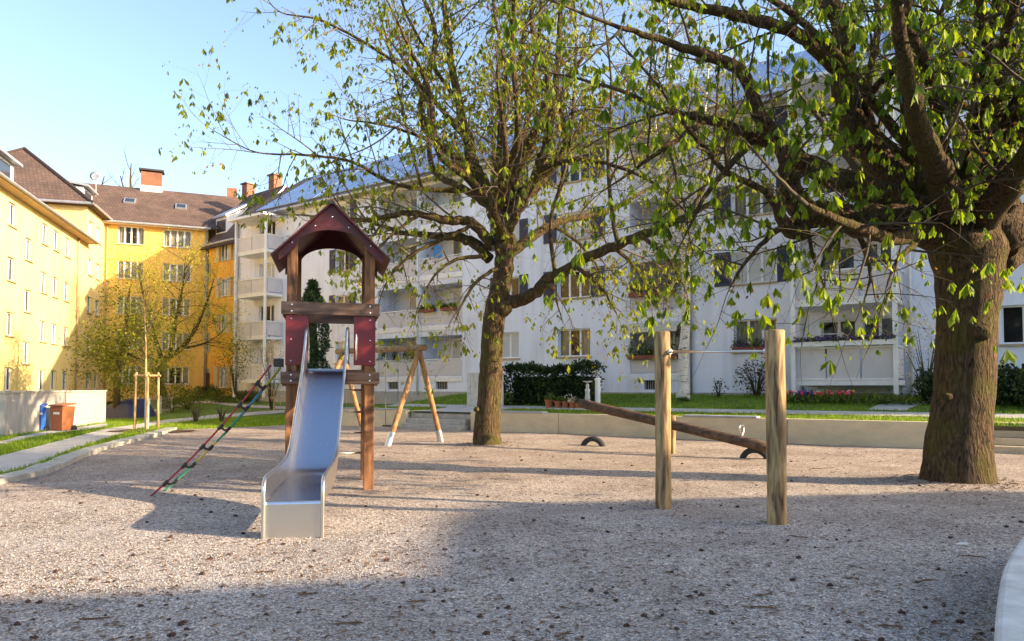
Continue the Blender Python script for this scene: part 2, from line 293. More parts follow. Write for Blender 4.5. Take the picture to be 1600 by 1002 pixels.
# ---------------------------------------------------------------- mesh building
class MB:
    def __init__(s): s.v = []; s.f = []; s.uv = None
    def box(s, a, b, m=None):
        i = len(s.v); (x0, y0, z0), (x1, y1, z1) = a, b
        P = [(x0, y0, z0), (x1, y0, z0), (x1, y1, z0), (x0, y1, z0), (x0, y0, z1), (x1, y0, z1), (x1, y1, z1), (x0, y1, z1)]
        if m is not None: P = [tuple(m @ Vector(p)) for p in P]
        s.v += P
        s.f += [(i, i+3, i+2, i+1), (i+4, i+5, i+6, i+7), (i, i+1, i+5, i+4), (i+1, i+2, i+6, i+5), (i+2, i+3, i+7, i+6), (i+3, i, i+4, i+7)]; return s
    def quad(s, *p):
        i = len(s.v); s.v += [tuple(q) for q in p]; s.f.append(tuple(range(i, i+len(p)))); return s
    def prism(s, poly, e):             # planar polygon extruded by vector e
        i = len(s.v); n = len(poly); e = Vector(e)
        s.v += [tuple(p) for p in poly]+[tuple(Vector(p)+e) for p in poly]
        s.f.append(tuple(range(i+n-1, i-1, -1))); s.f.append(tuple(range(i+n, i+2*n)))
        for k in range(n): s.f.append((i+k, i+(k+1) % n, i+n+(k+1) % n, i+n+k))
        return s
    def tube(s, pts, rad, n=8, cap=True, wob=0, rg=None):
        pts = [Vector(p) for p in pts]; k = len(pts)
        if not hasattr(rad, '__len__'): rad = [rad]*k
        base = len(s.v); up = Vector((0, 0, 1)); prev = None
        for i in range(k):
            t = (pts[min(i+1, k-1)]-pts[max(i-1, 0)])
            if t.length < 1e-7: t = Vector((0, 0, 1))
            t.normalize()
            if prev is None:
                a = up if abs(t.z) < .9 else Vector((1, 0, 0)); u = t.cross(a).normalized()
            else: u = (prev-t*prev.dot(t)); u = u.normalized() if u.length > 1e-6 else t.orthogonal().normalized()
            prev = u; w = t.cross(u)
            for j in range(n):
                an = 2*math.pi*j/n; r = rad[i]
                if wob:
                    e = pts[i]+(u*math.cos(an)+w*math.sin(an))*r; k_ = .55/max(.03, r)
                    r *= 1+wob*1.3*noise.noise((e.x*k_, e.y*k_, e.z*k_*.16))+wob*.5*noise.noise((e.x*k_*3, e.y*k_*3, e.z*k_*.4))
                q = pts[i]+u*(math.cos(an)*r)+w*(math.sin(an)*r); s.v.append((q.x, q.y, q.z))
        for i in range(k-1):
            for j in range(n):
                a = base+i*n+j; b = base+i*n+(j+1) % n; s.f.append((a, b, b+n, a+n))
        if cap and n > 2:
            s.f.append(tuple(base+j for j in range(n-1, -1, -1))); s.f.append(tuple(base+(k-1)*n+j for j in range(n)))
        return s
    def lathe(s, c, prof, n=16):
        c = Vector(c); i = len(s.v)
        for (r, z) in prof:
            for j in range(n): a = 2*math.pi*j/n; s.v.append((c.x+r*math.cos(a), c.y+r*math.sin(a), c.z+z))
        for k in range(len(prof)-1):
            for j in range(n): a = i+k*n+j; b = i+k*n+(j+1) % n; s.f.append((a, b, b+n, a+n))
        s.f.append(tuple(i+j for j in range(n-1, -1, -1))); s.f.append(tuple(i+(len(prof)-1)*n+j for j in range(n))); return s
    def blob(s, c, r, sc=(1, 1, 1), rg=rnd, jit=.2, n=6):
        c = Vector(c); i = len(s.v); rings = n//2+1
        for k in range(rings+1):
            th = math.pi*k/rings
            for j in range(n):
                a = 2*math.pi*j/n; q = r*(1+jit*(rg.random()-.5)*2)
                s.v.append((c.x+sc[0]*q*math.sin(th)*math.cos(a), c.y+sc[1]*q*math.sin(th)*math.sin(a), c.z+sc[2]*q*math.cos(th)))
        for k in range(rings):
            for j in range(n): a = i+k*n+j; b = i+k*n+(j+1) % n; s.f.append((a, a+n, b+n, b))
        return s
    def build(s, name, m, parent=None, smooth=False, bevel=0, world=False, origin=None, uv=False):
        me = bpy.data.meshes.new(name); o = bpy.data.objects.new(name, me); COL.objects.link(o)
        v = s.v
        if world and parent is not None:
            inv = rootmat(parent).inverted(); v = [tuple(inv @ Vector(p)) for p in v]
        if origin is not None:
            ox, oy, oz = origin; v = [(a-ox, b-oy, c-oz) for a, b, c in v]; o.location = origin
        me.from_pydata(v, [], s.f); me.update()
        if smooth:
            me.polygons.foreach_set('use_smooth', [True]*len(me.polygons))
        if uv and s.uv:
            l = me.uv_layers.new(); l.data.foreach_set('uv', [c for f in s.uv for p in f for c in p])
        me.materials.append(M[m] if isinstance(m, str) else m)
        if parent is not None: o.parent = parent
        if bevel:
            b = o.modifiers.new('bevel', 'BEVEL'); b.width = bevel; b.segments = 2; b.limit_method = 'ANGLE'
        return o
ROOT = {}
def rootmat(o):
    while o.parent is not None: o = o.parent
    return ROOT.get(o.name, Matrix.Translation(o.location))
def tag(o, label, cat=None, group=None, kind=None):
    if label: o['label'] = label
    if cat: o['category'] = cat
    if group: o['group'] = group
    if kind: o['kind'] = kind
    return o
def thing(name, label, cat, loc, rz=0, group=None):
    o = bpy.data.objects.new(name, None); COL.objects.link(o); o.location = loc; o.rotation_euler = (0, 0, rz); o.empty_display_size = .2
    ROOT[o.name] = Matrix.Translation(Vector(loc)) @ Matrix.Rotation(rz, 4, 'Z')
    return tag(o, label, cat, group)
def npmesh(name, V, F, m, parent=None, smooth=False, loc=None):
    """V (n,3) array, F (m,k) int array"""
    me = bpy.data.meshes.new(name); o = bpy.data.objects.new(name, me); COL.objects.link(o)
    V = np.asarray(V, dtype=np.float32); F = np.asarray(F, dtype=np.int32); k = F.shape[1]
    if parent is not None:
        inv = np.array(rootmat(parent).inverted()); V = V @ inv[:3, :3].T.astype(np.float32)+inv[:3, 3].astype(np.float32)
    elif loc is not None: V = V-np.array(loc, dtype=np.float32); o.location = loc
    me.vertices.add(len(V)); me.vertices.foreach_set('co', V.ravel())
    me.loops.add(F.size); me.loops.foreach_set('vertex_index', F.ravel())
    me.polygons.add(len(F)); me.polygons.foreach_set('loop_start', np.arange(0, F.size, k, dtype=np.int32))
    try: me.polygons.foreach_set('loop_total', np.full(len(F), k, dtype=np.int32))
    except Exception: pass
    me.update(calc_edges=True); me.validate()
    if smooth: me.polygons.foreach_set('use_smooth', [True]*len(me.polygons))
    me.materials.append(M[m]); o.parent = parent
    return o
def dup(root, loc, rz, label=None):
    r = root.copy(); COL.objects.link(r); r.location = loc; r.rotation_euler = (0, 0, rz)
    if label: r['label'] = label
    for ch in list(root.children):
        c = ch.copy(); COL.objects.link(c); c.parent = r
        for g in ch.children:
            d = g.copy(); COL.objects.link(d); d.parent = c
    return r
def inpoly(x, y, P):
    c = False; j = len(P)-1
    for i in range(len(P)):
        xi, yi = P[i][0], P[i][1]; xj, yj = P[j][0], P[j][1]
        if (yi > y) != (yj > y) and x < (xj-xi)*(y-yi)/(yj-yi)+xi: c = not c
        j = i
    return c
def sheet(name, poly, cell, zf, m, kind='structure', smooth=True):
    """a ground sheet: a grid kept inside the outline, its rim pulled on to the outline"""
    P = [Vector((p[0], p[1])) for p in poly]
    x0 = min(p.x for p in P)-cell; x1 = max(p.x for p in P)+cell; y0 = min(p.y for p in P)-cell; y1 = max(p.y for p in P)+cell
    nx = int((x1-x0)/cell)+1; ny = int((y1-y0)/cell)+1
    keep = {}; faces = []; cnt = {}
    for i in range(nx):
        for j in range(ny):
            if inpoly(x0+(i+.5)*cell, y0+(j+.5)*cell, P):
                f = ((i, j), (i+1, j), (i+1, j+1), (i, j+1)); faces.append(f)
                for k in f: cnt[k] = cnt.get(k, 0)+1
    idx = {}; vs_ = []
    for k, c in cnt.items():
        p = Vector((x0+k[0]*cell, y0+k[1]*cell))
        if c < 4:
            best = None
            for a, b in zip(P, P[1:]+P[:1]):
                ab = b-a; t = max(0, min(1, (p-a).dot(ab)/max(1e-9, ab.length_squared))); q = a+ab*t; d = (q-p).length
                if best is None or d < best[0]: best = (d, q)
            p = best[1]
        idx[k] = len(vs_); vs_.append((p.x, p.y, zf(p.x, p.y)))
    mb = MB(); mb.v = vs_; mb.f = [tuple(idx[k] for k in f) for f in faces]
    o = mb.build(name, m, smooth=smooth); o['kind'] = kind; return o

# ================================================================ THE GROUND
BASES = [(G(1496, 757, 0), .10, .95), (G(761, 696, 0), .07, .75), (G(1037, 795, 0), .02, .3), (G(1214, 822, 0), .02, .3), (G(460, 850, 0), -.025, .55), (G(598, 690, 0), -.04, .7)]
def gz(x, y):
    m = 0
    for b, h, r in BASES:
        d2 = ((x-b.x)**2+(y-b.y)**2)/(r*r)
        if d2 < 5: m += h*math.exp(-d2)
    return m+ .018*noise.noise((x*.9, y*.9, 0))+.03*noise.noise((x*.33, y*.33, 3))+.008*noise.noise((x*3.1, y*3.1, 9))
GL = [G(0, 759, 0), G(75, 741, 0), G(155, 706, 0), G(245, 682, 0), G(277, 672, 0)]      # inner line of the kerb
WEND = WALL0+WD*-8.3
def wp(q, w=0): return WALL0+WD*q+WN*w
GRAVEL = [Vector((-6.3, 5.0))+Vector((-1.2, -12)), ] + [Vector((-6.9, 7.5))] + [p.xy for p in GL]+[G(440, 665, 0).xy, WEND, wp(24, 0), Vector((24, -7)), Vector((-7.5, -7))]
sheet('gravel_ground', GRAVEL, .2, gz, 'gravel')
def base_z(x, y):
    p = Vector((x, y))-WALL0
    w = p.dot(WN); q = p.dot(WD)
    z = H(x, y)
    return z
LAWN_BACK = [wp(-8.3, .12), wp(26, .12), wp(26, 26), wp(-8.3, 26)]
sheet('lawn', LAWN_BACK, .45, lambda x, y: H(x, y), 'lawn')
LEFT = [Vector((-60, -8)), Vector((-7.9, -8)), Vector((-7.1, 7.4))]+[p.xy+Vector((-.1, 0)) for p in GL]+[G(440, 665, 0).xy, WEND+WN*.12, wp(-8.3, 26), wp(-8.3, 60), Vector((-60, 75))]
sheet('lawn', LEFT, .6, lambda x, y: H(x, y)-.012, 'lawn')
mb = MB(); mb.quad((-600, -300, -.35), (600, -300, -.35), (600, 900, -.35), (-600, 900, -.35)); o = mb.build('ground', 'lawn'); o['kind'] = 'structure'

PATHS = []
def path(name, up, lo, dz=.02, cell=.35, m='path'):
    P = [G(*a) for a in up]+[G(*a) for a in reversed(lo)]
    poly = [Vector((p.x, p.y)) for p in P]; PATHS.append(poly)
    return sheet(name, poly, cell, lambda x, y: H(x, y)+dz, m)
path('path', [(-140, 752), (0, 714), (60, 699), (120, 683), (165, 671), (214, 664), (262, 656), (330, 649), (400, 644), (445, 641)],
     [(-140, 800), (0, 742), (50, 730), (110, 704), (160, 688), (205, 674), (250, 664), (330, 655), (400, 649), (445, 646)])
path('path', [(240, 641), (300, 628), (330, 627), (360, 631), (400, 634), (470, 637)], [(240, 645), (302, 631), (330, 631), (360, 635), (400, 638), (470, 641)])
path('pavement', [(-30, 700), (30, 684), (80, 674), (130, 668), (168, 662)], [(-30, 706), (45, 686), (90, 678), (140, 672), (168, 667)], .03)
def wsheet(name, q0, q1, w0, w1, dz, m):
    P = [wp(q0, w0), wp(q1, w0), wp(q1, w1), wp(q0, w1)]; PATHS.append(P)
    return sheet(name, P, .3, lambda x, y: H(x, y)+dz, m)
wsheet('path', -8.3, 26, 2.5, 3.5, .02, 'path')
wsheet('path', -4.75, -1.6, .3, 2.5, .024, 'path')
path('path', [(1355, 641), (1372, 634), (1405, 629), (1420, 626)], [(1415, 643), (1425, 638), (1440, 633), (1452, 628)])

# kerb slabs on the left edge of the gravel
pts = [Vector((-8.6, -8)), Vector((-6.95, 5.0)), Vector((-7.2, 7.8))]+[p.xy for p in GL]
mb = MB(); segs = []
for a, b in zip(pts, pts[1:]):
    L = (b-a).length; n = max(1, round(L/1.0)); d = (b-a)/L; nn = Vector((-d.y, d.x))
    for k in range(n):
        p = a+d*(L*k/n+.008); q = a+d*(L*(k+1)/n-.008); h = .10+rnd.uniform(-.012, .012); wv = nn*.36
        mb.prism([(p.x, p.y, -.15), (q.x, q.y, -.15), (q.x+wv.x, q.y+wv.y, -.15), (p.x+wv.x, p.y+wv.y, -.15)], (0, 0, .15+h))
o = mb.build('kerb', 'kerb', bevel=.012); o['kind'] = 'structure'

# low retaining wall with its two flights of steps
RW = .25
def wall_run(q0, q1, label, z=.66):
    a = wp(q0); t = thing('retaining_wall', label, 'wall', (a.x, a.y, 0))
    n = max(1, round((q1-q0)/3.6)); m1 = MB()
    for k in range(n):
        s0 = q0+(q1-q0)*k/n+(.006 if k else 0); s1 = q0+(q1-q0)*(k+1)/n-(.006 if k < n-1 else 0)
        P = [wp(s0), wp(s1), wp(s1, RW), wp(s0, RW)]
        m1.prism([(p.x, p.y, -.3) for p in P], (0, 0, z+.3))
    m1.build('wall', 'concrete', t, world=True, bevel=.01); return t
w1 = wall_run(-8.3, -4.75, 'short beige concrete retaining wall behind the wooden swing, left of the small steps')
w2 = wall_run(-1.75, 12.45, 'long beige concrete retaining wall running behind the seesaw between the two flights of steps')
def coping(t, q0, q1, z=.66):
    P = [wp(q0, -.03), wp(q1, -.03), wp(q1, RW+.12), wp(q0, RW+.12)]
    m = MB(); m.prism([(p.x, p.y, z+.002) for p in P], (0, 0, .045)); m.build('coping', 'slate', t, world=True, bevel=.006)
coping(w1, -8.2, -4.9); coping(w2, -1.4, 1.2); coping(w2, 6.0, 8.1)
def stair(q0, q1, n, label, h, m):
    a = wp(q0); t = thing('steps', label, 'steps', (a.x, a.y, 0))
    for k in range(n):
        w0 = -.45+.33*k; P = [wp(q0, w0), wp(q1, w0), wp(q1, 1.2), wp(q0, 1.2)]
        s = MB(); s.prism([(p.x, p.y, h*k+(.002 if k else -.2)) for p in P], (0, 0, h-.002+(.2 if not k else 0))); s.build('step', m, t, world=True, bevel=.012)
    for qq in (q0-.14, q1+.02):
        s = MB(); P = [wp(qq, RW+.004), wp(qq+.12, RW+.004), wp(qq+.12, 1.3), wp(qq, 1.3)]
        s.prism([(p.x, p.y, -.1) for p in P], (0, 0, .74)); s.build('side_wall', 'concrete', t, world=True)
stair(-4.6, -1.9, 3, 'short flight of grey stone steps beside the leaning swing frame', .19, 'kerb')
stair(12.6, 16.4, 4, 'flight of tan steps right of the big chestnut trunk', .165, 'step')
wall_run(16.55, 24, 'beige retaining wall continuing right of the tan steps')

# pale curved concrete wall at the right foreground edge
cz = .42
cv = [G(px, py, cz).xy for px, py in ((1553, 1010), (1554, 975), (1557, 940), (1565, 892), (1580, 860), (1600, 832))]
d0 = (cv[0]-cv[1]).normalized(); d1 = (cv[-1]-cv[-2]).normalized()
ext0 = []; p = cv[0]; d = d0
for k in range(8):
    d = Matrix.Rotation(R(3.0), 2) @ d; p = p+d*.4; ext0.append(p.copy())
ext1 = []; p = cv[-1]; d = d1
for k in range(12):
    d = Matrix.Rotation(R(-5), 2) @ d; p = p+d*.4; ext1.append(p.copy())
line = list(reversed(ext0))+cv+ext1
fine = []
for i in range(len(line)-1):
    p0, p1, p2, p3 = line[max(0, i-1)], line[i], line[i+1], line[min(len(line)-1, i+2)]
    for k in range(4):
        t = k/4; fine.append(.5*((2*p1)+(p2-p0)*t+(2*p0-5*p1+4*p2-p3)*t*t+(3*p1-p0-3*p2+p3)*t**3))
mb = MB(); prof = [(0, -.2), (0, cz-.03), (.012, cz-.008), (.03, cz), (.45, cz), (.48, cz-.03), (.48, -.2)]
for i, p in enumerate(fine):
    d = (fine[min(i+1, len(fine)-1)]-fine[max(i-1, 0)]).normalized(); nn = Vector((d.y, -d.x))
    for (u, z) in prof: q = p+nn*u; mb.v.append((q.x, q.y, z))
k = len(prof)
for i in range(len(fine)-1):
    for j in range(k-1): a = i*k+j; mb.f.append((a, a+k, a+k+1, a+1))
c0 = fine[len(fine)//2]
o = mb.build('curved_wall', 'pale_concrete', origin=(c0.x, c0.y, 0)); tag(o, 'low pale concrete wall curving into the bottom right corner', 'wall')

# ================================================================ BUILDINGS
def clear_glass():
    m, n, b = newmat('window_glass'); b.inputs['Base Color'].default_value = (.02, .025, .03, 1); b.inputs['Roughness'].default_value = .04
    b.inputs['Specular IOR Level'].default_value = 1.0
    tr = N(n, 'ShaderNodeBsdfTransparent'); tr.inputs[0].default_value = (.85, .88, .88, 1)
    ms = N(n, 'ShaderNodeMixShader'); ms.inputs[0].default_value = .3
    n.links.new(tr.outputs[0], ms.inputs[1]); n.links.new(b.outputs[0], ms.inputs[2]); n.links.new(ms.outputs[0], n.nodes['Material Output'].inputs[0]); return m
M['window_glass'] = clear_glass()
def wallmesh(b, s0, s1, z0, z1, holes, m, y=0, depth=.22, name='wall'):
    S = sorted({s0, s1, *[h[0] for h in holes], *[h[1] for h in holes]}); Z = sorted({z0, z1, *[h[2] for h in holes], *[h[3] for h in holes]})
    mb = MB()
    for a, c in zip(S, S[1:]):
        for d, e in zip(Z, Z[1:]):
            ms_, mz = (a+c)/2, (d+e)/2
            if any(h[0] < ms_ < h[1] and h[2] < mz < h[3] for h in holes): continue
            mb.quad((a, y, d), (c, y, d), (c, y, e), (a, y, e))
    for h in holes:
        a, c, d, e = h[:4]; D = y+(h[4] if len(h) > 4 else depth)
        mb.quad((a, y, d), (a, y, e), (a, D, e), (a, D, d)); mb.quad((c, y, d), (c, D, d), (c, D, e), (c, y, e))
        mb.quad((a, y, e), (c, y, e), (c, D, e), (a, D, e)); mb.quad((a, y, d), (a, D, d), (c, D, d), (c, y, d))
    return mb.build(name, m, b)
def window(b, s, z, w, h, y=.13, parts=2, curtain='side', sill='sandstone', shutter=None, frame='white_paint', open_left=False):
    f = MB(); t = .06; s0, s1, z0, z1 = s-w/2, s+w/2, z, z+h
    f.box((s0, y, z0), (s1, y+.07, z0+t)); f.box((s0, y, z1-t), (s1, y+.07, z1)); f.box((s0, y, z0+t), (s0+t, y+.07, z1-t)); f.box((s1-t, y, z0+t), (s1, y+.07, z1-t))
    for k in range(1, parts):
        c = s0+w*k/parts; f.box((c-.05, y+.002, z0+t), (c+.05, y+.072, z1-t))
    fr = f.build('window', frame, b)
    if curtain == 'blind':
        p = MB(); p.quad((s0+t, y+.03, z0+t), (s1-t, y+.03, z0+t), (s1-t, y+.03, z1-t), (s0+t, y+.03, z1-t)); p.build('roller_blind', 'blind', fr)
    else:
        p = MB(); p.quad((s0+t, y+.035, z0+t), (s1-t, y+.035, z0+t), (s1-t, y+.035, z1-t), (s0+t, y+.035, z1-t)); p.build('pane', 'window_glass', fr)
        i = MB(); i.quad((s0-.3, y+.6, z0-.3), (s1+.3, y+.6, z0-.3), (s1+.3, y+.6, z1+.3), (s0-.3, y+.6, z1+.3))
        i.quad((s0-.3, y+.6, z0-.02), (s1+.3, y+.6, z0-.02), (s1+.3, y+.075, z0-.02), (s0-.3, y+.075, z0-.02)); i.build('interior', 'dark_room', fr)
        c = MB(); seg = []
        if curtain == 'side': seg = [(s0, s0+w*.3), (s1-w*.34, s1)]
        elif curtain == 'full': seg = [(s0, s1)]
        elif curtain == 'left': seg = [(s0, s0+w*.55)]
        for a, e in seg:
            n = max(4, int((e-a)/.06)); P = [(a+(e-a)*k/n, y+.13+.03*math.sin(k*1.9)) for k in range(n+1)]
            for (xa, ya), (xb, yb) in zip(P, P[1:]): c.quad((xa, ya, z0), (xb, yb, z0), (xb, yb, z1), (xa, ya, z1))
        if seg: c.build('curtain', 'curtain', fr)
    if sill:
        q = MB(); q.box((s0-.08, -.09, z0-.07), (s1+.08, y, z0-.004)); q.build('sill', sill, fr)
    if shutter:
        for (a, e) in ((s0-.06-w*.42, s0-.06), (s1+.06, s1+.06+w*.42)):
            q = MB(); q.box((a, -.055, z0-.04), (e, -.012, z1+.06))
            nl = 14
            for k in range(nl):
                zz = z0+.06+(h-.1)*k/nl; q.quad((a+.06, -.058, zz), (e-.06, -.058, zz), (e-.06, -.075, zz+.05), (a+.06, -.075, zz+.05))
            q.build('shutter', shutter, fr)
    return fr
def slope(mb, p, u, v, th=.12, tileu=True):
    """roof slab: p lower corner, u along eave, v up slope"""
    p, u, v = Vector(p), Vector(u), Vector(v); n = u.cross(v).normalized()*th
    mb.uv = mb.uv or []
    lu, lv = u.length, v.length
    mb.quad(p, p+u, p+u+v, p+v); mb.uv.append([(0, 0), (lu, 0), (lu, lv), (0, lv)])
    q = p-n
    mb.quad(q+v, q+u+v, q+u, q); mb.uv.append([(0, 0)]*4)
    for a, c in ((p, p+u), (p+u, p+u+v), (p+u+v, p+v), (p+v, p)):
        mb.quad(a-n, c-n, c, a); mb.uv.append([(0, 0)]*4)
    return mb
def uvbox(mb, a, b):
    mb.uv = mb.uv or []
    mb.box(a, b); (x0, y0, z0), (x1, y1, z1) = a, b; X, Y, Z = x1-x0, y1-y0, z1-z0
    mb.uv += [[(0, 0), (0, Y), (X, Y), (X, 0)], [(0, 0), (X, 0), (X, Y), (0, Y)], [(0, 0), (X, 0), (X, Z), (0, Z)], [(0, 0), (Y, 0), (Y, Z), (0, Z)], [(0, 0), (X, 0), (X, Z), (0, Z)], [(0, 0), (Y, 0), (Y, Z), (0, Z)]]
    return mb
def chimney(roof, x, y, z0, w, d, h, cap=True, flash=True):
    m = MB(); uvbox(m, (x-w/2, y-d/2, z0), (x+w/2, y+d/2, z0+h)); c = m.build('chimney', 'brick', roof, uv=True)
    return c
def chimney_caps(b, items):
    m = MB()
    for (x, y, z, w, d) in items:
        m.box((x-w/2-.1, y-d/2-.1, z+.15), (x+w/2+.1, y+d/2+.1, z+.25))
        for sx in (-1, 1):
            for sy in (-1, 1): m.box((x+sx*w*.42-.06, y+sy*d*.42-.06, z+.002), (x+sx*w*.42+.06, y+sy*d*.42+.06, z+.148))
    return m
def downpipe(b, s, z0, z1, m='pipe', y=-.09, r=.05):
    q = MB(); q.tube([(s, y, z0), (s, y, z1)], r, 8); q.build('downpipe', m, b, smooth=True)

# ------------------------------------------------ the long white block
P0 = Vector((9.75, 28)); EX = Vector((.8193, -.5735)); EY = Vector((.5735, .8193))
def s_of(px, P=P0, ex=EX, py=560):
    d = ray(px, py); k = d.x/d.y; return (k*P.y-P.x)/(ex.x-k*ex.y)
wb = thing('apartment_block', 'long white apartment block with solar roof, navy shutters and balconies behind the trees', 'apartment building', (P0.x, P0.y, 0), math.atan2(EX.y, EX.x))
FH = 2.7; ZE = 12.85; SA, SB = -34.2, 20.0
sx = s_of
cols = [  # centre px, width px range, kind per floor
    (524, 545), (785, 806), (872, 922), (1147, 1214), (1566, 1640)]
holes = []; wins = []
for ci, (a, c) in enumerate(cols):
    s0, s1 = sx(a), sx(c); w = s1-s0; w = max(1.15, min(w, 2.0)); s = (s0+s1)/2
    for k in range(4):
        z = 2.93+FH*k; h = 1.27
        holes.append((s-w/2, s+w/2, z, z+h)); wins.append((ci, k, s, z, w, h))
# loggias
LOG = [(sx(590), sx(651)), (sx(656), sx(722)), (sx(985), sx(1066))]
for (a, c) in LOG:
    for k in range(4): holes.append((a, c, 2.12+FH*k, 4.22+FH*k, 1.4))
# cellar windows
CEL = [(614, .75), (690, .8), (1018, .7)]
for px, w in CEL: s = sx(px); holes.append((s-w/2, s+w/2, 1.42, 1.86, .2))
# doors behind the right and left balconies
BR = (1.66, 4.95); BL = (sx(393), sx(441))
for k in range(4):
    holes.append((2.2, 3.4, 2.55+FH*k, 4.0+FH*k)); holes.append((3.6, 4.75, 1.75+FH*k, 4.05+FH*k))
    holes.append((BL[0]+.7, BL[0]+2.3, 2.9+FH*k, 4.1+FH*k))
wallmesh(wb, SA, SB, 1.0, ZE, holes, 'white_wall')
q = MB()
q.quad((SA, 0, 1), (SA, 0, ZE), (SA, 11, ZE), (SA, 11, 1)); q.quad((SB, 0, 1), (SB, 11, 1), (SB, 11, ZE), (SB, 0, ZE)); q.quad((SA, 11, 1), (SA, 11, ZE), (SB, 11, ZE), (SB, 11, 1))
q.quad((SA, 0, ZE), (SA, 5.5, ZE+3.9), (SA, 11, ZE)); q.quad((SB, 0, ZE), (SB, 11, ZE), (SB, 5.5, ZE+3.9))
q.build('end_wall', 'white_wall', wb)
q = MB(); q.box((SA, -.03, .6), (SB, -.002, 1.3)); q.build('plinth', 'plinth', wb)
for ci, k, s, z, w, h in wins:
    cur = {(0, 0): 'blind', (1, 0): 'blind', (2, 0): 'side', (3, 0): 'full', (3, 1): 'blind', (4, 0): 'none', (0, 1): 'full', (1, 2): 'blind'}.get((ci, k), rnd.choice(['side', 'full', 'left', 'none', 'blind']))
    window(wb, s, z, w, h, parts=3 if w > 1.4 else 2, curtain=cur, shutter='navy' if k >= 1 else None)
for li, (a, c) in enumerate(LOG):
    for k in range(4):
        z0, z1 = 2.12+FH*k, 4.22+FH*k
        r = MB(); r.quad((a, 1.39, z0), (c, 1.39, z0), (c, 1.39, z1), (a, 1.39, z1)); r.build('loggia_wall', 'loggia_wall', wb)
        p = MB(); p.box((a+.01, .02, z0+.02), (c-.01, .07, z0+.80)); p.build('balcony_parapet', 'parapet', wb)
        rl = MB(); rl.box((a+.02, 0, z0+.84), (c-.02, .09, z0+.89))
        for j in range(5): x = a+.1+(c-a-.2)*j/4; rl.box((x-.02, .03, z0+.80), (x+.02, .06, z0+.84))
        rl.build('balcony_rail', 'white_paint', wb)
        window(wb, a+(c-a)*.64, z0+.05, (c-a)*.42, 1.95, y=1.2, parts=2, curtain=rnd.choice(['blind', 'side', 'none', 'left']), sill=None)
        lg = MB(); lg.box((a-.05, -.04, z0-.30), (c+.05, -.003, z0-.06)); lg.build('slab_edge', 'white_paint', wb)
for px, w in CEL:
    s = sx(px); f = MB(); f.quad((s-w/2, .19, 1.42), (s+w/2, .19, 1.42), (s+w/2, .19, 1.86), (s-w/2, .19, 1.86)); cw = f.build('cellar_window', 'dark_room', wb)
    g = MB()
    for j in range(7): x = s-w/2+w*(j+.5)/7; g.box((x-.012, .1, 1.42), (x+.012, .12, 1.86))
    g.build('grille', 'pipe', cw)
for k in range(4):
    window(wb, 2.8, 2.55+FH*k, 1.2, 1.45, parts=2, curtain='left' if k % 2 else 'none', sill=None)
    window(wb, 4.175, 1.75+FH*k, 1.15, 2.3, parts=2, curtain='none', sill=None)
    window(wb, BL[0]+1.5, 2.9+FH*k, 1.6, 1.2, parts=3, curtain=['blind', 'side', 'blind', 'none'][k], sill='white_paint')
def balcony(a, c, d, k, zb, zt, planter=False, panels=3):
    y0 = -d
    fl = MB(); fl.box((a, y0, zb-.2), (c, -.035, zb-.02)); b = fl.build('balcony', 'white_paint', wb)
    p = MB()
    for j in range(panels):
        u0 = a+(c-a)*j/panels+.03; u1 = a+(c-a)*(j+1)/panels-.03; p.box((u0, y0+.02, zb+.04), (u1, y0+.05, zt-.1))
    for e in (a+.02, c-.05): p.box((e, y0+.08, zb+.04), (e+.03, -.06, zt-.1))
    p.build('balcony_parapet', 'parapet', b)
    r = MB(); r.box((a-.02, y0-.02, zt-.1), (c+.02, y0+.1, zt-.04)); r.box((a-.02, y0+.1, zt-.1), (a+.08, -.04, zt-.04)); r.box((c-.08, y0+.1, zt-.1), (c+.02, -.04, zt-.04))
    r.box((a-.02, y0-.022, zb-.02), (c+.02, y0+.06, zb+.04))
    r.build('rail', 'white_paint', b)
for k in range(4):
    zb = 1.78 if k == 0 else 1.85+FH*k
    balcony(BR[0], BR[1], 2.0, k, zb, (2.95 if k == 0 else 2.92+FH*k))
    balcony(BL[0], BL[1], 1.2, k, 2.0+FH*k, 2.98+FH*k, panels=2)
for (s, d) in ((BR[0]+.04, 2.0), (BR[1]-.04, 2.0), (BL[1]-.05, 1.2), (BL[0]+.05, 1.2)):
    q = MB(); q.box((s-.07, -d-.14, .9), (s+.07, -d-.024, 12.3)); q.build('balcony_post', 'white_paint', wb)
q = MB(); q.box((BL[0]-.2, -1.7, 12.1), (BL[1]+.3, -.01, 12.25)); q.build('balcony_roof', 'white_paint', wb)
q = MB(); q.box((BR[0]-.2, -2.4, 12.3), (BR[1]+.2, -.01, 12.42)); q.build('balcony_roof', 'white_paint', wb)
for px in (653.5, 1081): downpipe(wb, sx(px), 1.1, 12.7, 'white_paint' if px < 700 else 'pipe')
for s in (1.5, 5.15): downpipe(wb, s, 1.1, 12.7, 'white_paint', r=.06)
downpipe(wb, SA+.1, 1.1, 12.7)
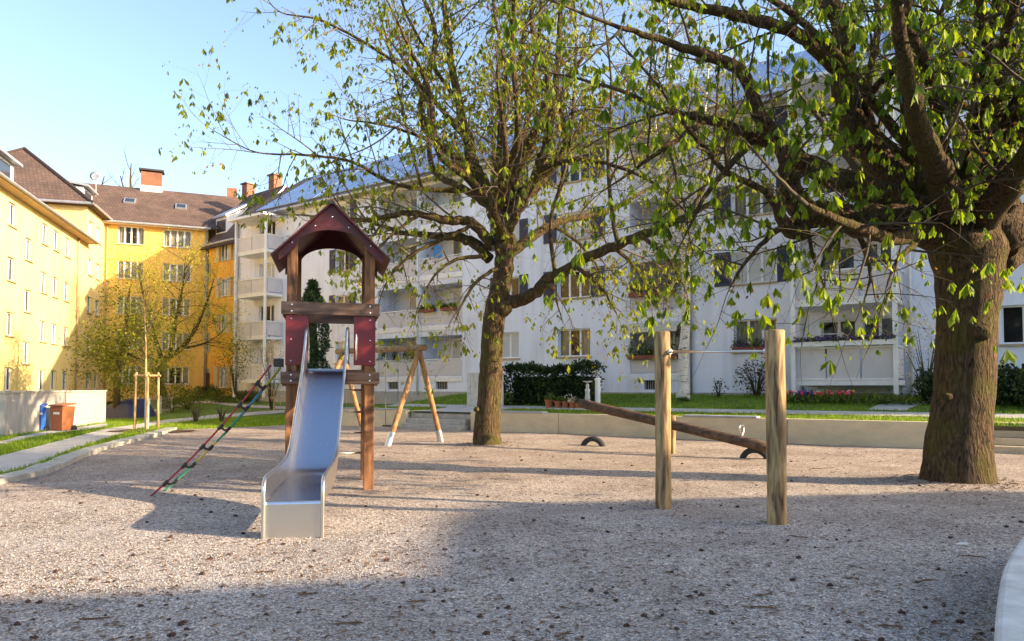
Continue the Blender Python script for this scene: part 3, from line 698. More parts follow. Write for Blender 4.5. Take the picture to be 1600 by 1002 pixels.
# awning and flower boxes on the loggia column behind the posts
a, c = LOG[2]
m = MB(); n = 16
for k in range(n):
    x0 = a+(c-a)*k/n; x1 = a+(c-a)*(k+1)/n
    m.quad((x0, -.02, 4.3), (x1, -.02, 4.3), (x1, -.55, 4.02), (x0, -.55, 4.02)); m.quad((x0, -.55, 4.02), (x1, -.55, 4.02), (x1, -.56, 3.86), ((x0+x1)/2, -.56, 3.82), (x0, -.56, 3.86))
m.build('awning', 'awning', wb)
rfz = ZE-.32; OV = .55
rf = MB(); rise = 3.9; L = SB-SA
slope(rf, (SA-.2, -OV, ZE-OV*rise/5.5+.12), (L+.4, 0, 0), (0, 5.5+OV, (5.5+OV)*rise/5.5)); slope(rf, (SB+.2, 11+OV, ZE-OV*rise/5.5+.12), (-L-.4, 0, 0), (0, -5.5-OV, (5.5+OV)*rise/5.5))
roof = rf.build('roof', 'rooftile', wb, uv=True)
q = MB(); q.box((SA-.2, -OV-.02, ZE-.36), (SB+.2, -.003, ZE-.30)); q.build('soffit', 'soffit', wb)
q = MB(); q.tube([(SA-.2, -OV-.08, ZE-.3), (SB+.2, -OV-.08, ZE-.3)], .08, 8); q.build('gutter', 'zinc', wb)
sl = rise/5.5
nar = 9; A0 = SA+1.6
for k in range(nar):
    u0 = A0+(L-1.8)*k/nar+.05; u1 = A0+(L-1.8)*(k+1)/nar-.05
    mb = MB(); slope(mb, (u0, .1, ZE+.1*sl+.2), (u1-u0, 0, 0), (0, 5.1, 5.1*sl), .05); mb.build('solar_panel', 'solar', roof, uv=True)
for px in (818,):
    s = s_of(px); chimney(roof, s-1.5, 4.9, ZE+3.1, .7, .6, 1.5)
# ------------------------------------------------ things on the white block's balconies
def on_wall(s, y, z): p = P0+EX*s+EY*y; return (p.x, p.y, z)
ANG = math.atan2(EX.y, EX.x)
def leafquads(C, n, size, rg, down=0, asp=.5):
    """n leaf quads round the points C (list), returned as arrays"""
    C = np.asarray(C, dtype=float); d = rg.normal(size=(n, 3)); d /= np.linalg.norm(d, axis=1)[:, None]
    d[:, 2] -= down; d /= np.linalg.norm(d, axis=1)[:, None]
    u = np.cross(d, rg.normal(size=(n, 3))); u /= np.linalg.norm(u, axis=1)[:, None]+1e-9
    sz = size*(.6+.8*rg.random(n))[:, None]
    V = np.stack([C, C+d*sz*.5+u*sz*asp*.5, C+d*sz, C+d*sz*.5-u*sz*asp*.5], 1).reshape(-1, 3)
    F = np.arange(n*4).reshape(n, 4); return V, F
ng = np.random.default_rng(5)
def planter(s, z, w, label, flower, leaf='leaf_shrub', box='flowerbox', n=500, y=-.14, hh=.18, fl=90):
    t = thing('flower_box', label, 'flower box', on_wall(s, y, z), ANG, 'flower boxes on the balconies')
    m = MB(); m.prism([(-w/2, -.09, 0), (w/2, -.09, 0), (w/2, .09, 0), (-w/2, .09, 0)], (0, 0, .17)); m.build('box', box, t)
    C = np.stack([ng.uniform(-w/2, w/2, n), ng.normal(0, .07, n), .17+abs(ng.normal(0, hh*.5, n))], 1)
    V, F = leafquads(C, n, .1, ng); o = npmesh('leaves', V, F, leaf); o.parent = t
    if fl and fl > 30:
        C = np.stack([ng.uniform(-w/2, w/2, fl), ng.normal(-.03, .07, fl), .2+abs(ng.normal(0, hh*.5, fl))], 1)
        V, F = leafquads(C, fl, .08, ng, asp=.9); o = npmesh('flowers', V, F, flower); o.parent = t
l0, l1, l2 = LOG
planter((l2[0]+l2[1])/2-.1, 2.72, (l2[1]-l2[0])*.95, 'red-brown flower box with green plants under the striped awning', 'tulip_white', n=900, hh=.45, fl=0)
planter((l2[0]+l2[1])/2-.1, 5.42, (l2[1]-l2[0])*.9, 'flower box with green plants one floor above the awning', 'tulip_red', n=800, hh=.4, fl=30)
planter(l1[0]+.65, 5.5, 1.0, 'short flower box left on the first floor loggia rail beside the white pipe', 'tulip_yellow', fl=15)
planter(l1[0]+2.1, 5.5, 1.0, 'short flower box right on the first floor loggia rail near the middle tree', 'tulip_yellow', fl=20)
planter((BR[0]+BR[1])/2, 2.93, 3.2, 'long white flower box of purple flowers on the ground floor terrace rail', 'purple', n=900, y=-2.12, box='white_paint', hh=.12, fl=420)
planter(sx(1180), 2.93, 1.7, 'flower box of purple flowers on the window sill behind the high bar post', 'purple', n=350, y=-.12, box='flowerbox', hh=.3, fl=80)
o = MB(); w = .55
for k in range(5): o.quad((k*w/5, .01*math.sin(k*2), 0), ((k+1)*w/5, .01*math.sin(k*2+2), 0), ((k+1)*w/5, .012*math.sin(k*2+2), .62), (k*w/5, .012*math.sin(k*2), .62))
p = on_wall(sx(678), -.05, 7.95+.4); x = o.build('towel', 'bright_blue'); x.location = p; x.rotation_euler = (0, 0, ANG); sm = x.modifiers.new('s', 'SOLIDIFY'); sm.thickness = .012
tag(x, 'bright blue towel hanging on a second floor balcony left of the middle tree', 'towel')
for k, px in enumerate((600, 617, 634)):
    t = thing('potted_plant', ['small round potted plant, left of three on the ground floor loggia ledge', 'small dark potted plant, middle of three on the ground floor loggia ledge', 'small potted plant, right of three on the ground floor loggia ledge'][k], 'potted plant', on_wall(sx(px), .04, 3.01), ANG, 'pots on the loggia ledge')
    m = MB(); m.lathe((0, 0, 0), [(.10, 0), (.14, .2), (.13, .2)], 10); m.build('pot', 'core' if k == 1 else 'plinth', t)
    C = np.stack([ng.normal(0, .09, 160), ng.normal(0, .09, 160), .28+ng.normal(0, .1, 160)], 1); V, F = leafquads(C, 160, .1, ng); o = npmesh('leaves', V, F, 'leaf_hedge'); o.parent = t
# terrace furniture: a white shelf seen above the terrace rail
t = thing('shelf', 'white wooden shelf standing on the ground floor terrace behind the purple flowers', 'shelf', on_wall(2.55, -.6, 1.78), ANG)
m = MB()
for z in (0.1, .8, 1.25, 1.65): m.box((-.5, -.16, z), (.5, .16, z+.03))
m.build('board', 'white_paint', t); m = MB()
for x in (-.5, .47):
    for y in (-.16, .13): m.box((x, y, 0), (x+.03, y+.03, 1.7))
m.build('upright', 'white_paint', t)

# ------------------------------------------------ yellow houses
def yellow(name, label, P, ex, z0, mat_='yellow_wall'):
    b = thing(name, label, 'apartment building', (P[0], P[1], 0), math.atan2(ex[1], ex[0]), 'yellow apartment houses'); return b
exA = Vector((-.279, .960)).normalized(); PA = Vector((-24.6, 35.0))
hA = yellow('apartment_house', 'pale yellow apartment house with narrow windows at the left edge behind the bins', PA, exA, 0)
def sA(px): return s_of(px, PA, exA)
x_end = sA(131); ZA = 11.5
hol = []; wl = []
for px, dz, rows in ((-40, 0, 4), (-14, 0, 4), (14, 0, 4), (41, -1.3, 4), (66, 0, 4), (84, 0, 4), (102, 0, 4)):
    s = sA(px)
    for k in range(rows):
        z = 1.35+2.7*k+dz+(1.3 if dz and k == 0 else 0)
        if dz and k == 0: z = .2; h = 1.1
        else: h = 1.15
        hol.append((s-.5, s+.5, z, z+h)); wl.append((s, z, h))
wallmesh(hA, -16, x_end, -.2, ZA, hol, 'pale_yellow_wall', depth=.16)
for s, z, h in wl: window(hA, s, z, 1.0, h, y=.1, parts=2, curtain=rnd.choice(['side', 'full', 'full', 'none']), sill='sandstone')
q = MB(); q.quad((-16, 0, -.2), (-16, 0, ZA), (-16, 11, ZA), (-16, 11, -.2)); q.quad((-16, 11, -.2), (-16, 11, ZA), (x_end, 11, ZA), (x_end, 11, -.2)); q.quad((x_end, 0, -.2), (x_end, 11, -.2), (x_end, 11, ZA), (x_end, 0, ZA))
q.quad((-16, 0, ZA), (-16, 5.5, ZA+4), (-16, 11, ZA)); q.quad((x_end, 0, ZA), (x_end, 11, ZA), (x_end, 5.5, ZA+4)); q.build('end_wall', 'pale_yellow_wall', hA)
mb = MB(); sl = 4/5.5
slope(mb, (-16.3, -.6, ZA-.6*sl+.1), (x_end+16.6, 0, 0), (0, 6.1, 6.1*sl)); slope(mb, (x_end+.3, 11.6, ZA-.6*sl+.1), (-x_end-16.6, 0, 0), (0, -6.1, 6.1*sl))
rA = mb.build('roof', 'rooftile', hA, uv=True)
q = MB(); q.box((-16.3, -.62, ZA-.50), (x_end+.28, -.003, ZA-.44)); q.build('soffit', 'sandstone', hA)
q = MB(); q.tube([(-16.3, -.68, ZA-.40), (x_end+.3, -.68, ZA-.40)], .08, 8); q.build('gutter', 'zinc', hA)
downpipe(hA, sA(117), 0, ZA-.5, 'sandstone')
def dormer(roof, x0, x1, y0, y1, zb, h, frontm='white_paint', roofm='zinc'):
    m = MB(); m.box((x0, y0, zb), (x1, y1, zb+h)); d = m.build('dormer', frontm, roof)
    m = MB(); m.prism([(x0-.2, y0-.35, zb+h+.004), (x1+.2, y0-.35, zb+h+.004), (x1+.2, y1, zb+h+.25), (x0-.2, y1, zb+h+.25)], (0, 0, .14)); m.build('dormer_roof', roofm, d)
    m = MB(); w = x1-x0; m.box((x0+w*.15, y0-.03, zb+h*.2), (x1-w*.15, y0-.004, zb+h*.85)); m.build('dormer_window', 'glass', d); return d
dormer(rA, sA(-12), sA(32), .5, 3.0, ZA+.35, 1.0)

exB = exA; PB = PA+exA*x_end
hB = yellow('apartment_house', 'taller yellow house with brown hipped roof standing behind the pale yellow one', PB, exB, 0)
ZB = 14.0; LB = 14
hol = []; wl = []
for s in (1.0, 2.9):
    for k in range(5): z = 1.4+2.55*k; hol.append((s-.5, s+.5, z, z+1.1)); wl.append((s, z))
wallmesh(hB, 0, LB, 0, ZB, hol, 'pale_yellow_wall', depth=.16)
for s, z in wl: window(hB, s, z, 1.0, 1.1, y=.1, curtain=rnd.choice(['full', 'side']), sill='sandstone')
q = MB(); q.quad((0, 0, 0), (0, 0, ZB), (0, 11, ZB), (0, 11, 0)); q.quad((LB, 0, 0), (LB, 11, 0), (LB, 11, ZB), (LB, 0, ZB)); q.quad((0, 11, 0), (0, 11, ZB), (LB, 11, ZB), (LB, 11, 0)); q.build('end_wall', 'pale_yellow_wall', hB)
def hip(b, x0, x1, y0, y1, z, rise, hipx0=True, ov=.5, m='rooftile'):
    ym = (y0+y1)/2; hw = (y1-y0)/2; s = rise/hw; zz = z-ov*s
    A, B, C, D = Vector((x0-ov, y0-ov, zz)), Vector((x1, y0-ov, zz)), Vector((x1, y1+ov, zz)), Vector((x0-ov, y1+ov, zz))
    r0 = Vector((x0+(hw if hipx0 else -ov), ym, z+rise)); r1 = Vector((x1, ym, z+rise))
    mb = MB(); mb.uv = []
    sl_ = math.hypot(hw, rise)
    mb.quad(A, B, r1, r0); mb.uv.append([(0, 0), ((B-A).length, 0), ((B-A).length, sl_), (r0.x-A.x, sl_)])
    mb.quad(C, D, r0, r1); mb.uv.append([(0, 0), ((B-A).length, 0), ((B-A).length, sl_), (0, sl_)])
    mb.quad(D, A, r0); mb.uv.append([(0, 0), ((D-A).length, 0), ((D-A).length/2, sl_)])
    mb.quad(B, C, r1); mb.uv.append([(0, 0), ((D-A).length, 0), ((D-A).length/2, sl_)])
    mb.quad(A+Vector((0, 0, -.1)), D+Vector((0, 0, -.1)), C+Vector((0, 0, -.1)), B+Vector((0, 0, -.1))); mb.uv.append([(0, 0)]*4)
    for a, c in ((A, B), (B, C), (C, D), (D, A)):
        e = Vector((0, 0, -.1)); mb.quad(a+e, c+e, c, a); mb.uv.append([(0, 0)]*4)
    return mb.build('roof', m, b, uv=True), (A, B, C, D, r0, r1)
rB, pB = hip(hB, 0, LB, 0, 11, ZB, 4.6)
q = MB()
for a, c in ((pB[0], pB[4]), (pB[3], pB[4]), (pB[4], pB[5])): q.tube([a, c], .13, 6)
q.build('ridge_tiles', 'rooftile', rB)
q = MB(); q.tube([pB[3], pB[0], pB[1]], .09, 8); q.build('gutter', 'zinc', hB)
dormer(rB, 2.5, 4.7, .9, 2.3, ZB+.35, 1.05)
exC = Vector((.925, .38)).normalized(); PC = Vector((-29.2, 51.3))
hC = yellow('apartment_house', 'deep yellow house facing the playground with brown roof, skylights and wide brick chimney', PC, exC, 0)
def sC(px): return s_of(px, PC, exC)
LC = 6.7; ZC = 13.7; hol = []; wl = []
for (a, c) in ((181, 222), (252, 296)):
    s = (sC(a)+sC(c))/2; w = (sC(c)-sC(a))
    for k in range(5):
        z = 1.75+2.55*k; hol.append((s-w/2, s+w/2, z, z+1.3)); wl.append((s, w, z))
wallmesh(hC, -.3, LC, .5, ZC, hol, 'mid_yellow_wall', depth=.16)
for s, w, z in wl: window(hC, s, z, w, 1.3, y=.1, parts=4, curtain=rnd.choice(['full', 'side', 'full']), sill='sandstone')
q = MB(); q.quad((LC, 0, .5), (LC, 11, .5), (LC, 11, ZC), (LC, 0, ZC)); q.quad((-.3, 0, .5), (-.3, 0, ZC), (-.3, 11, ZC), (-.3, 11, .5)); q.quad((-.3, 11, .5), (-.3, 11, ZC), (LC, 11, ZC), (LC, 11, .5)); q.build('end_wall', 'yellow_wall', hC)
mb = MB(); sl = 3.7/5.5
slope(mb, (-3, -.5, ZC-.5*sl+.1), (17, 0, 0), (0, 6.0, 6.0*sl)); slope(mb, (14, 11.5, ZC-.5*sl+.1), (-17, 0, 0), (0, -6, 6.0*sl))
rC = mb.build('roof', 'rooftile', hC, uv=True)
q = MB(); q.tube([(-.3, -.58, ZC-.28), (LC+.2, -.58, ZC-.28)], .08, 8); q.build('gutter', 'zinc', hC)
q = MB(); q.box((-.3, -.52, ZC-.42), (LC, -.003, ZC-.36)); q.build('soffit', 'sandstone', hC)
downpipe(hC, 0.05, .5, ZC-.4, 'sandstone'); downpipe(hC, LC-.1, .5, ZC-.4, 'pipe')
def roofpt(px, py, P, ex, ze, sl):      # where the ray through a pixel meets a house's front roof slope, in the house's own axes
    ey = Vector((-ex.y, ex.x)); d = ray(px, py); o = Vector((0, 0, CAM_H))
    dl = Vector((d.x*ex.x+d.y*ex.y, d.x*ey.x+d.y*ey.y, d.z)); r = Vector((o.x, o.y))-P
    ol = Vector((r.dot(ex), r.dot(ey), o.z)); t = (ze+sl*ol.y-ol.z)/(dl.z-sl*dl.y); return ol+dl*t
for (px, py) in ((203, 315), (283, 324)):
    p = roofpt(px, py, PC, exC, ZC+.1, sl); n = Vector((0, 1, sl)).normalized(); nn = Vector((0, -sl, 1)).normalized()
    m = MB(); a = p+Vector((-.4, 0, 0))-n*.45-nn*.02; m.prism([a, a+Vector((.8, 0, 0)), a+Vector((.8, 0, 0))+n*.9, a+n*.9], nn*.14); f = m.build('skylight', 'zinc', rC)
    m = MB(); a = a+Vector((.08, 0, 0))+n*.08+nn*.142; m.quad(a, a+Vector((.64, 0, 0)), a+Vector((.64, 0, 0))+n*.74, a+n*.74); m.build('pane', 'glass', f)
p = roofpt(236, 300, PC, exC, ZC+.1, sl); chimney(rC, p.x, p.y+.5, p.z-.3, 1.5, .9, 1.9)
m = MB(); uvbox(m, (p.x-.78, p.y+.02, p.z-.3), (p.x+.78, p.y+.98, p.z+.5)); m.build('flashing', 'white_paint', rC)
m = MB(); m.box((p.x-.9, p.y-.05, p.z+1.72), (p.x+.9, p.y+1.05, p.z+1.86)); m.build('chimney_cap', 'ridge', rC)
chimney(rC, sC(343)+.8, 6, ZC+2.4, .8, .7, 2.2)
# satellite dish on the dormer
t = thing('satellite_dish', 'grey satellite dish on the roof where the two yellow houses meet', 'satellite dish', at(150, 288, 53.5))
m = MB(); m.tube([(0, 0, -.9), (0, 0, .1)], .04, 6); m.tube([(0, -.05, .1), (0, -.55, .35)], .02, 5); m.build('mast', 'pipe', t)
m = MB(); m.lathe((0, 0, 0), [(.02, 0), (.22, .03), (.36, .10), (.375, .11), (.22, .045)], 18); o = m.build('dish', 'zinc', t, smooth=True); o.location = (0, -.08, .55); o.rotation_euler = (R(75), 0, R(15))
exD = Vector((.79, -.61)).normalized(); PD = PC+exC*LC
hD = yellow('apartment_house', 'deep orange-yellow house wall in shade between the corner and the white block', PD, exD, 0)
def sD(px): return s_of(px, PD, exD)
LD = sD(374); ZD = 12.4; hol = []; wl = []
for (px, w, dz) in ((323, .7, -1.3), (347, 1.0, 0), (365, .8, 0)):
    s = sD(px)
    for k in range(4):
        z = 2.9+2.65*k+dz
        if dz == 0 and k == 0: z = 1.5
        h = 1.35 if not (dz == 0 and k == 0) else 1.5
        hol.append((s-w/2, s+w/2, z, z+h)); wl.append((s, w, z, h))
wallmesh(hD, 0, LD, .5, ZD, hol, 'yellow_wall', depth=.16)
for s, w, z, h in wl: window(hD, s, z, w, h, y=.1, curtain='side', sill='sandstone', shutter='pale_shutter' if w > .75 else None)
m = MB(); s = sD(319.5); m.box((s-.05, -.05, .8), (s+.8, -.003, 2.6)); m.build('door', 'door_red', hD)
q = MB(); q.quad((0, 11, .5), (0, 11, ZD), (LD, 11, ZD), (LD, 11, .5)); q.quad((LD, 0, .5), (LD, 11, .5), (LD, 11, ZD), (LD, 3.4, ZD+4.3), (LD, 0, ZD)); q.build('end_wall', 'yellow_wall', hD)
mb = MB(); sl = 4.3/3.4; XR = LD+.3
slope(mb, (-.4, -.5, ZD-.5*sl+.1), (XR+.4, 0, 0), (0, 3.9, 3.9*sl)); slope(mb, (XR, 11.5, ZD-.5*4.3/7.6+.1), (-XR-.4, 0, 0), (0, -8.1, 8.1*4.3/7.6))
rD = mb.build('roof', 'rooftile', hD, uv=True)
q = MB(); v = Vector((0, 3.9, 3.9*sl)); a = Vector((XR+.003, -.5, ZD-.5*sl+.12)); q.prism([a, a+v, a+v+Vector((0, 0, -.2)), a+Vector((0, 0, -.2))], (.1, 0, 0)); q.build('verge', 'white_paint', rD)
q = MB(); q.tube([(0, -.58, ZD-.3), (LD, -.58, ZD-.3)], .08, 8); q.build('gutter', 'zinc', hD)
downpipe(hD, .12, .5, ZD-.4, 'pipe')
q = MB(); q.prism([(.25, .5, ZD+.5), (.25, 2.6, ZD+3.2), (.25, .5, ZD+1.9)], (1.5, 0, 0)); d = q.build('dormer', 'white_paint', rD)
q = MB(); q.box((.4, .46, ZD+.8), (1.6, .497, ZD+1.7)); q.build('dormer_window', 'glass', d)
q = MB(); q.prism([(.1, .3, ZD+1.9), (1.95, .3, ZD+1.9), (1.95, 2.7, ZD+3.4), (.1, 2.7, ZD+3.4)], (0, 0, .12)); q.build('dormer_roof', 'zinc', d)
for px, py in ((388, 304), (430, 291)):
    p = roofpt(px, py, PD, exD, ZD+.1, sl); chimney(rD, p.x, p.y, p.z-.8, .7, .7, 1.55)
    m = MB(); m.box((p.x-.45, p.y-.45, p.z+.752), (p.x+.45, p.y+.45, p.z+.86)); m.build('chimney_cap', 'ridge', rD)

# ------------------------------------------------ added unseen block outside the right edge, profile shaped to shade the near gravel
dS = Vector((-SUN_DIR.x, -SUN_DIR.y)); nS = Vector((dS.y, -dS.x)); nS = -nS if nS.y < 0 else nS
U0 = -24.0
o = dS*U0
caster = thing('house', 'plain rendered house beyond the right edge whose shade covers the near gravel', 'house', (o.x, o.y, 0), math.atan2(nS.y, nS.x))
TE = math.tan(SUN_EL)
EDGE = []  # shade edge wanted on the gravel, turned into block heights
for px, py in ((0, 934), (250, 922), (500, 908), (650, 897), (664, 850), (690, 812), (760, 787), (1100, 778), (1440, 770)):
    g = G(px, py, 0).xy; EDGE.append((g.dot(nS), (g.dot(dS)-U0)*TE))
prof = [(-34, 14.5), (EDGE[0][0]-2.0, 14.5), (EDGE[0][0]-.6, EDGE[0][1]+1.2)]
for v_, h_ in EDGE: prof.append((max(v_, prof[-1][0]+.02), h_))
prof.append((prof[-1][0]+.5, prof[-1][1]-.8))
P = [(-34, 0, 0)]+[(v, 0, z) for v, z in prof]+[(prof[-1][0], 0, 0)]
q = MB(); q.prism([(a, 0, c) for a, _, c in P], (0, -9 if (Matrix.Rotation(math.atan2(nS.y, nS.x), 2) @ Vector((0, 1))).dot(dS) > 0 else 9, 0)); q.build('wall', 'plinth', caster)

# ================================================================ THE PLAYGROUND
TR = R(14); T0 = Vector((-2.67, 10.56, 0))
tw = thing('slide_tower', 'wooden play tower with dark red gabled roof and a steel slide', 'slide tower', T0, TR)
PW, HX, DY, HP = .145, .555, 1.2, .0725
ZR = 4.19; SLR = .97
for sx_ in (-1, 1):
    for yy in (0, DY):
        m = MB(); top = ZR-SLR*(HX-HP)-.05
        x0 = sx_*HX-HP; z_in, z_out = ZR-SLR*(HX-HP)-.06, ZR-SLR*(HX+HP)-.06
        za, zb = (z_out, z_in) if sx_ < 0 else (z_in, z_out)
        i = [(x0, yy-HP, -.3), (x0+PW, yy-HP, -.3), (x0+PW, yy-HP, zb), (x0, yy-HP, za)]
        m.prism(i, (0, PW, 0)); m.build('post', 'tower_wood', tw, bevel=.008)
def beam(x0, y0, z0, x1, y1, z1, m_='tower_beam', name='beam'):
    m = MB(); m.box((x0, y0, z0), (x1, y1, z1)); return m.build(name, m_, tw, bevel=.008)
def bolts(pts, y, name='bolt', par=None, r=.016):
    m = MB()
    for (x, z) in pts: m.blob((x, y, z), r, (1, .5, 1), jit=0, n=8)
    return m.build(name, 'bolt', par or tw, smooth=True)
for (za, zb) in ((1.555, 1.73), (2.56, 2.745)):
    for yy, sg in ((-HP-.052, 1), (DY+HP+.002, -1)):
        b = beam(-.70, yy, za, .70, yy+.05, zb)
        if sg > 0: bolts([(sx_*HX+dx, z) for sx_ in (-1, 1) for dx in (0,) for z in (za+.045, zb-.045)], yy-.004, par=b)
    for sx_ in (-1, 1):
        xx = sx_*(HX+HP+.027); beam(xx-.025, -HP-.0, za-.03, xx+.025, DY+HP, zb-.03)
m = MB()
for k in range(9): m.box((-.62, -.05+k*.145, 1.735), (.62, .085+k*.145, 1.765))
m.build('deck', 'tower_beam', tw)
for sx_ in (-1, 1):
    a, c = (-.63, -.325) if sx_ < 0 else (.325, .63)
    m = MB(); m.box((a, -HP-.022, 1.83), (c, -HP-.002, 2.552)); p = m.build('panel', 'red_panel', tw, bevel=.004)
    bolts([(a+.07 if sx_ < 0 else c-.07, z) for z in (1.89, 2.2, 2.5)], -HP-.024, par=p, r=.011)
    m = MB(); m.box((sx_*(HX+HP+.012)-.01, .1, 1.83), (sx_*(HX+HP+.012)+.01, DY-.1, 2.5)); m.build('side_panel', 'red_panel', tw)
# gables with a shallow arch
def gable(y):
    E = .80; pts = [(0, ZR), (E, ZR-SLR*E), (E-.06, ZR-SLR*E-.075), (.50, 3.54)]
    for k in range(1, 14):
        t = math.pi*k/14; pts.append((.50*math.cos(t), 3.54+.27*math.sin(t)))
    pts += [(-.50, 3.54), (-E+.06, ZR-SLR*E-.075), (-E, ZR-SLR*E)]
    mb = MB(); i = 0; n = 40
    # strips between roof line and lower line keep the concave outline clean
    def up(x): return ZR-SLR*abs(x)
    def lo(x):
        ax = abs(x)
        if ax < .5: return 3.54+.27*math.sqrt(max(0, 1-(ax/.5)**2))
        return 3.54+(ZR-SLR*E-.075-3.54)*(ax-.5)/(E-.06-.5)
    xs = [-E+.06+(2*E-.12)*k/n for k in range(n+1)]
    for a, c in zip(xs, xs[1:]):
        for yy, fl in ((y-.012, 1), (y+.012, 0)):
            q = [(a, yy, lo(a)), (c, yy, lo(c)), (c, yy, up(c)), (a, yy, up(a))]; mb.quad(*(q if fl else q[::-1]))
        mb.quad((a, y-.012, lo(a)), (a, y+.012, lo(a)), (c, y+.012, lo(c)), (c, y-.012, lo(c)))
    return mb.build('gable', 'red_roof', tw)
g = gable(-HP-.05); bolts([(-.24, 3.86), (.24, 3.86), (-.56, 3.6), (.56, 3.6), (0, 4.0)], -HP-.064, par=g, r=.013); gable(DY+HP+.05)
for sx_ in (-1, 1):
    m = MB(); E = .835; a = Vector((0, -.2, ZR+.006)); e = Vector((sx_*E, -.2, ZR-SLR*E+.006)); n = Vector((sx_*SLR, 0, 1)).normalized()*.025
    m.prism([a, e, e+n, a+n], (0, DY+.42, 0)); m.build('roof_panel', 'red_roof', tw)
m = MB(); m.prism([(-.05, -.21, ZR-.01), (0, -.21, ZR+.045), (.05, -.21, ZR-.01)], (0, DY+.44, 0)); m.build('ridge_cap', 'ridge', tw)
for z in (.43, .76, 1.1, 1.46):
    m = MB(); m.tube([(-HX+.06, DY, z), (HX-.06, DY, z)], .017, 8); m.build('rung', 'steel', tw, smooth=True)
m = MB(); m.box((-.80, -.1, 1.80), (-.665, .06, 1.92)); m.build('rope_bracket', 'black', tw, bevel=.01)
for sx_ in (-1, 1):
    m = MB(); x = sx_*.36; m.tube([(x, .02, 1.85), (x, -.06, 1.87), (x, -.09, 1.92), (x, -.09, 2.28), (x, -.05, 2.33), (x, .05, 2.33), (x, .09, 2.28), (x, .09, 1.9), (x, .05, 1.86), (x, 0, 1.85)], .015, 8); m.build('grab_handle', 'steel', tw, smooth=True)
# the steel slide, in world space then hung under the tower
SD = Vector((.155, -.988, 0)).normalized(); SW = Vector((SD.y*-1, SD.x, 0)); SW = Vector((-SD.y, SD.x, 0)); S0 = Vector((-2.705, 10.50, 0))
def sp(d, u, z): return S0+SD*d+SW*u+Vector((0, 0, z))
bed = [(-.12, 1.775), (.05, 1.775), (.14, 1.75), (.25, 1.68), (.45, 1.50), (.9, 1.09), (1.25, .77), (1.5, .565), (1.68, .46), (1.9, .41), (2.2, .39), (2.7, .375), (3.25, .365), (3.29, .355), (3.30, .33)]
HWD = .275
def smooth_line(pts, k=4):
    out = []
    for i in range(len(pts)-1):
        p0, p1, p2, p3 = [Vector(pts[max(0, min(len(pts)-1, j))]) for j in (i-1, i, i+1, i+2)]
        for q in range(k): t = q/k; out.append(.5*((2*p1)+(p2-p0)*t+(2*p0-5*p1+4*p2-p3)*t*t+(3*p1-p0-3*p2+p3)*t**3))
    out.append(Vector(pts[-1])); return out
bl = [Vector((a, b)) for a, b in bed]; bl = smooth_line(bl)
mb = MB()
for (d, z) in bl:
    for u in (-HWD, HWD): mb.v.append(tuple(sp(d, u, z)))
for i in range(len(bl)-1): mb.f.append((2*i, 2*i+1, 2*i+3, 2*i+2))
slide = mb.build('slide', 'chute', tw, world=True, smooth=True)
mb = MB(); mb.prism([sp(3.295, -HWD, -.12), sp(3.295, HWD, -.12), sp(3.295, HWD, .333), sp(3.295, -HWD, .333)], SD*.006); mb.build('end_plate', 'steel', slide, world=True)
rail = [(-.10, 1.86), (-.11, 2.1), (-.08, 2.30), (.02, 2.37), (.12, 2.33), (.22, 2.17), (.38, 1.92), (.6, 1.66), (.9, 1.38), (1.25, 1.05), (1.5, .83), (1.7, .71), (1.95, .65), (2.4, .62), (3.0, .60), (3.2, .59), (3.29, .53), (3.315, .44), (3.32, .2), (3.32, -.1)]
rl = smooth_line(rail)
for sg in (-1, 1):
    mb = MB(); mb.tube([sp(d, sg*(HWD+.012), z) for d, z in rl], .021, 8); r_ = mb.build('side_rail', 'steel', slide, world=True, smooth=True)
    mb = MB(); n = 60
    def zat(L, d):
        for a, b in zip(L, L[1:]):
            if a.x <= d <= b.x and b.x > a.x: return a.y+(b.y-a.y)*(d-a.x)/(b.x-a.x)
        return L[-1].y
    rr = [p for p in rl if p.x >= .02]
    for k in range(n+1):
        d = .03+(3.28-.03)*k/n
        for (du, zz) in ((0, zat(bl, d)-.04), (0, zat(rr, d)-.008)): mb.v.append(tuple(sp(d, sg*(HWD+.004), zz)))
    for k in range(n): mb.f.append((2*k, 2*k+2, 2*k+3, 2*k+1))
    mb.build('side_plate', 'steel', slide, world=True, smooth=True)

# rope ladder, from the bracket down to the gravel
top = [Vector((-3.47, 10.33, 1.83)), Vector((-3.44, 10.62, 1.80))]
bot = [G(235, 776, 0), G(256, 768, 0)]
t = thing('rope_ladder', 'slanting red and green rope ladder with black clamps on the left of the tower', 'rope ladder', (bot[0].x, bot[0].y, 0))
def sag(a, b, u, s=.10): return a+(b-a)*u-Vector((0, 0, s*4*u*(1-u)))
def rope(a, b, u0, u1, m, r=.015, n=14, off=0):
    q = MB(); q.tube([sag(a, b, u0+(u1-u0)*k/n)+Vector((.0, off, 0)) for k in range(n+1)], r, 6); return q.build('rope', m, t, world=True, smooth=True)
rope(top[0], bot[0], 0, 1, 'rope_red')
for u0, u1, m_ in ((0, .13, 'rope_yellow'), (.13, .35, 'rope_blue'), (.35, .55, 'rope_green'), (.55, .72, 'rope_yellow'), (.72, 1, 'rope_green')): rope(top[1], bot[1], u0, u1, m_)
rope(top[1], bot[1], 0, .5, 'rope_green', .012, off=.05)
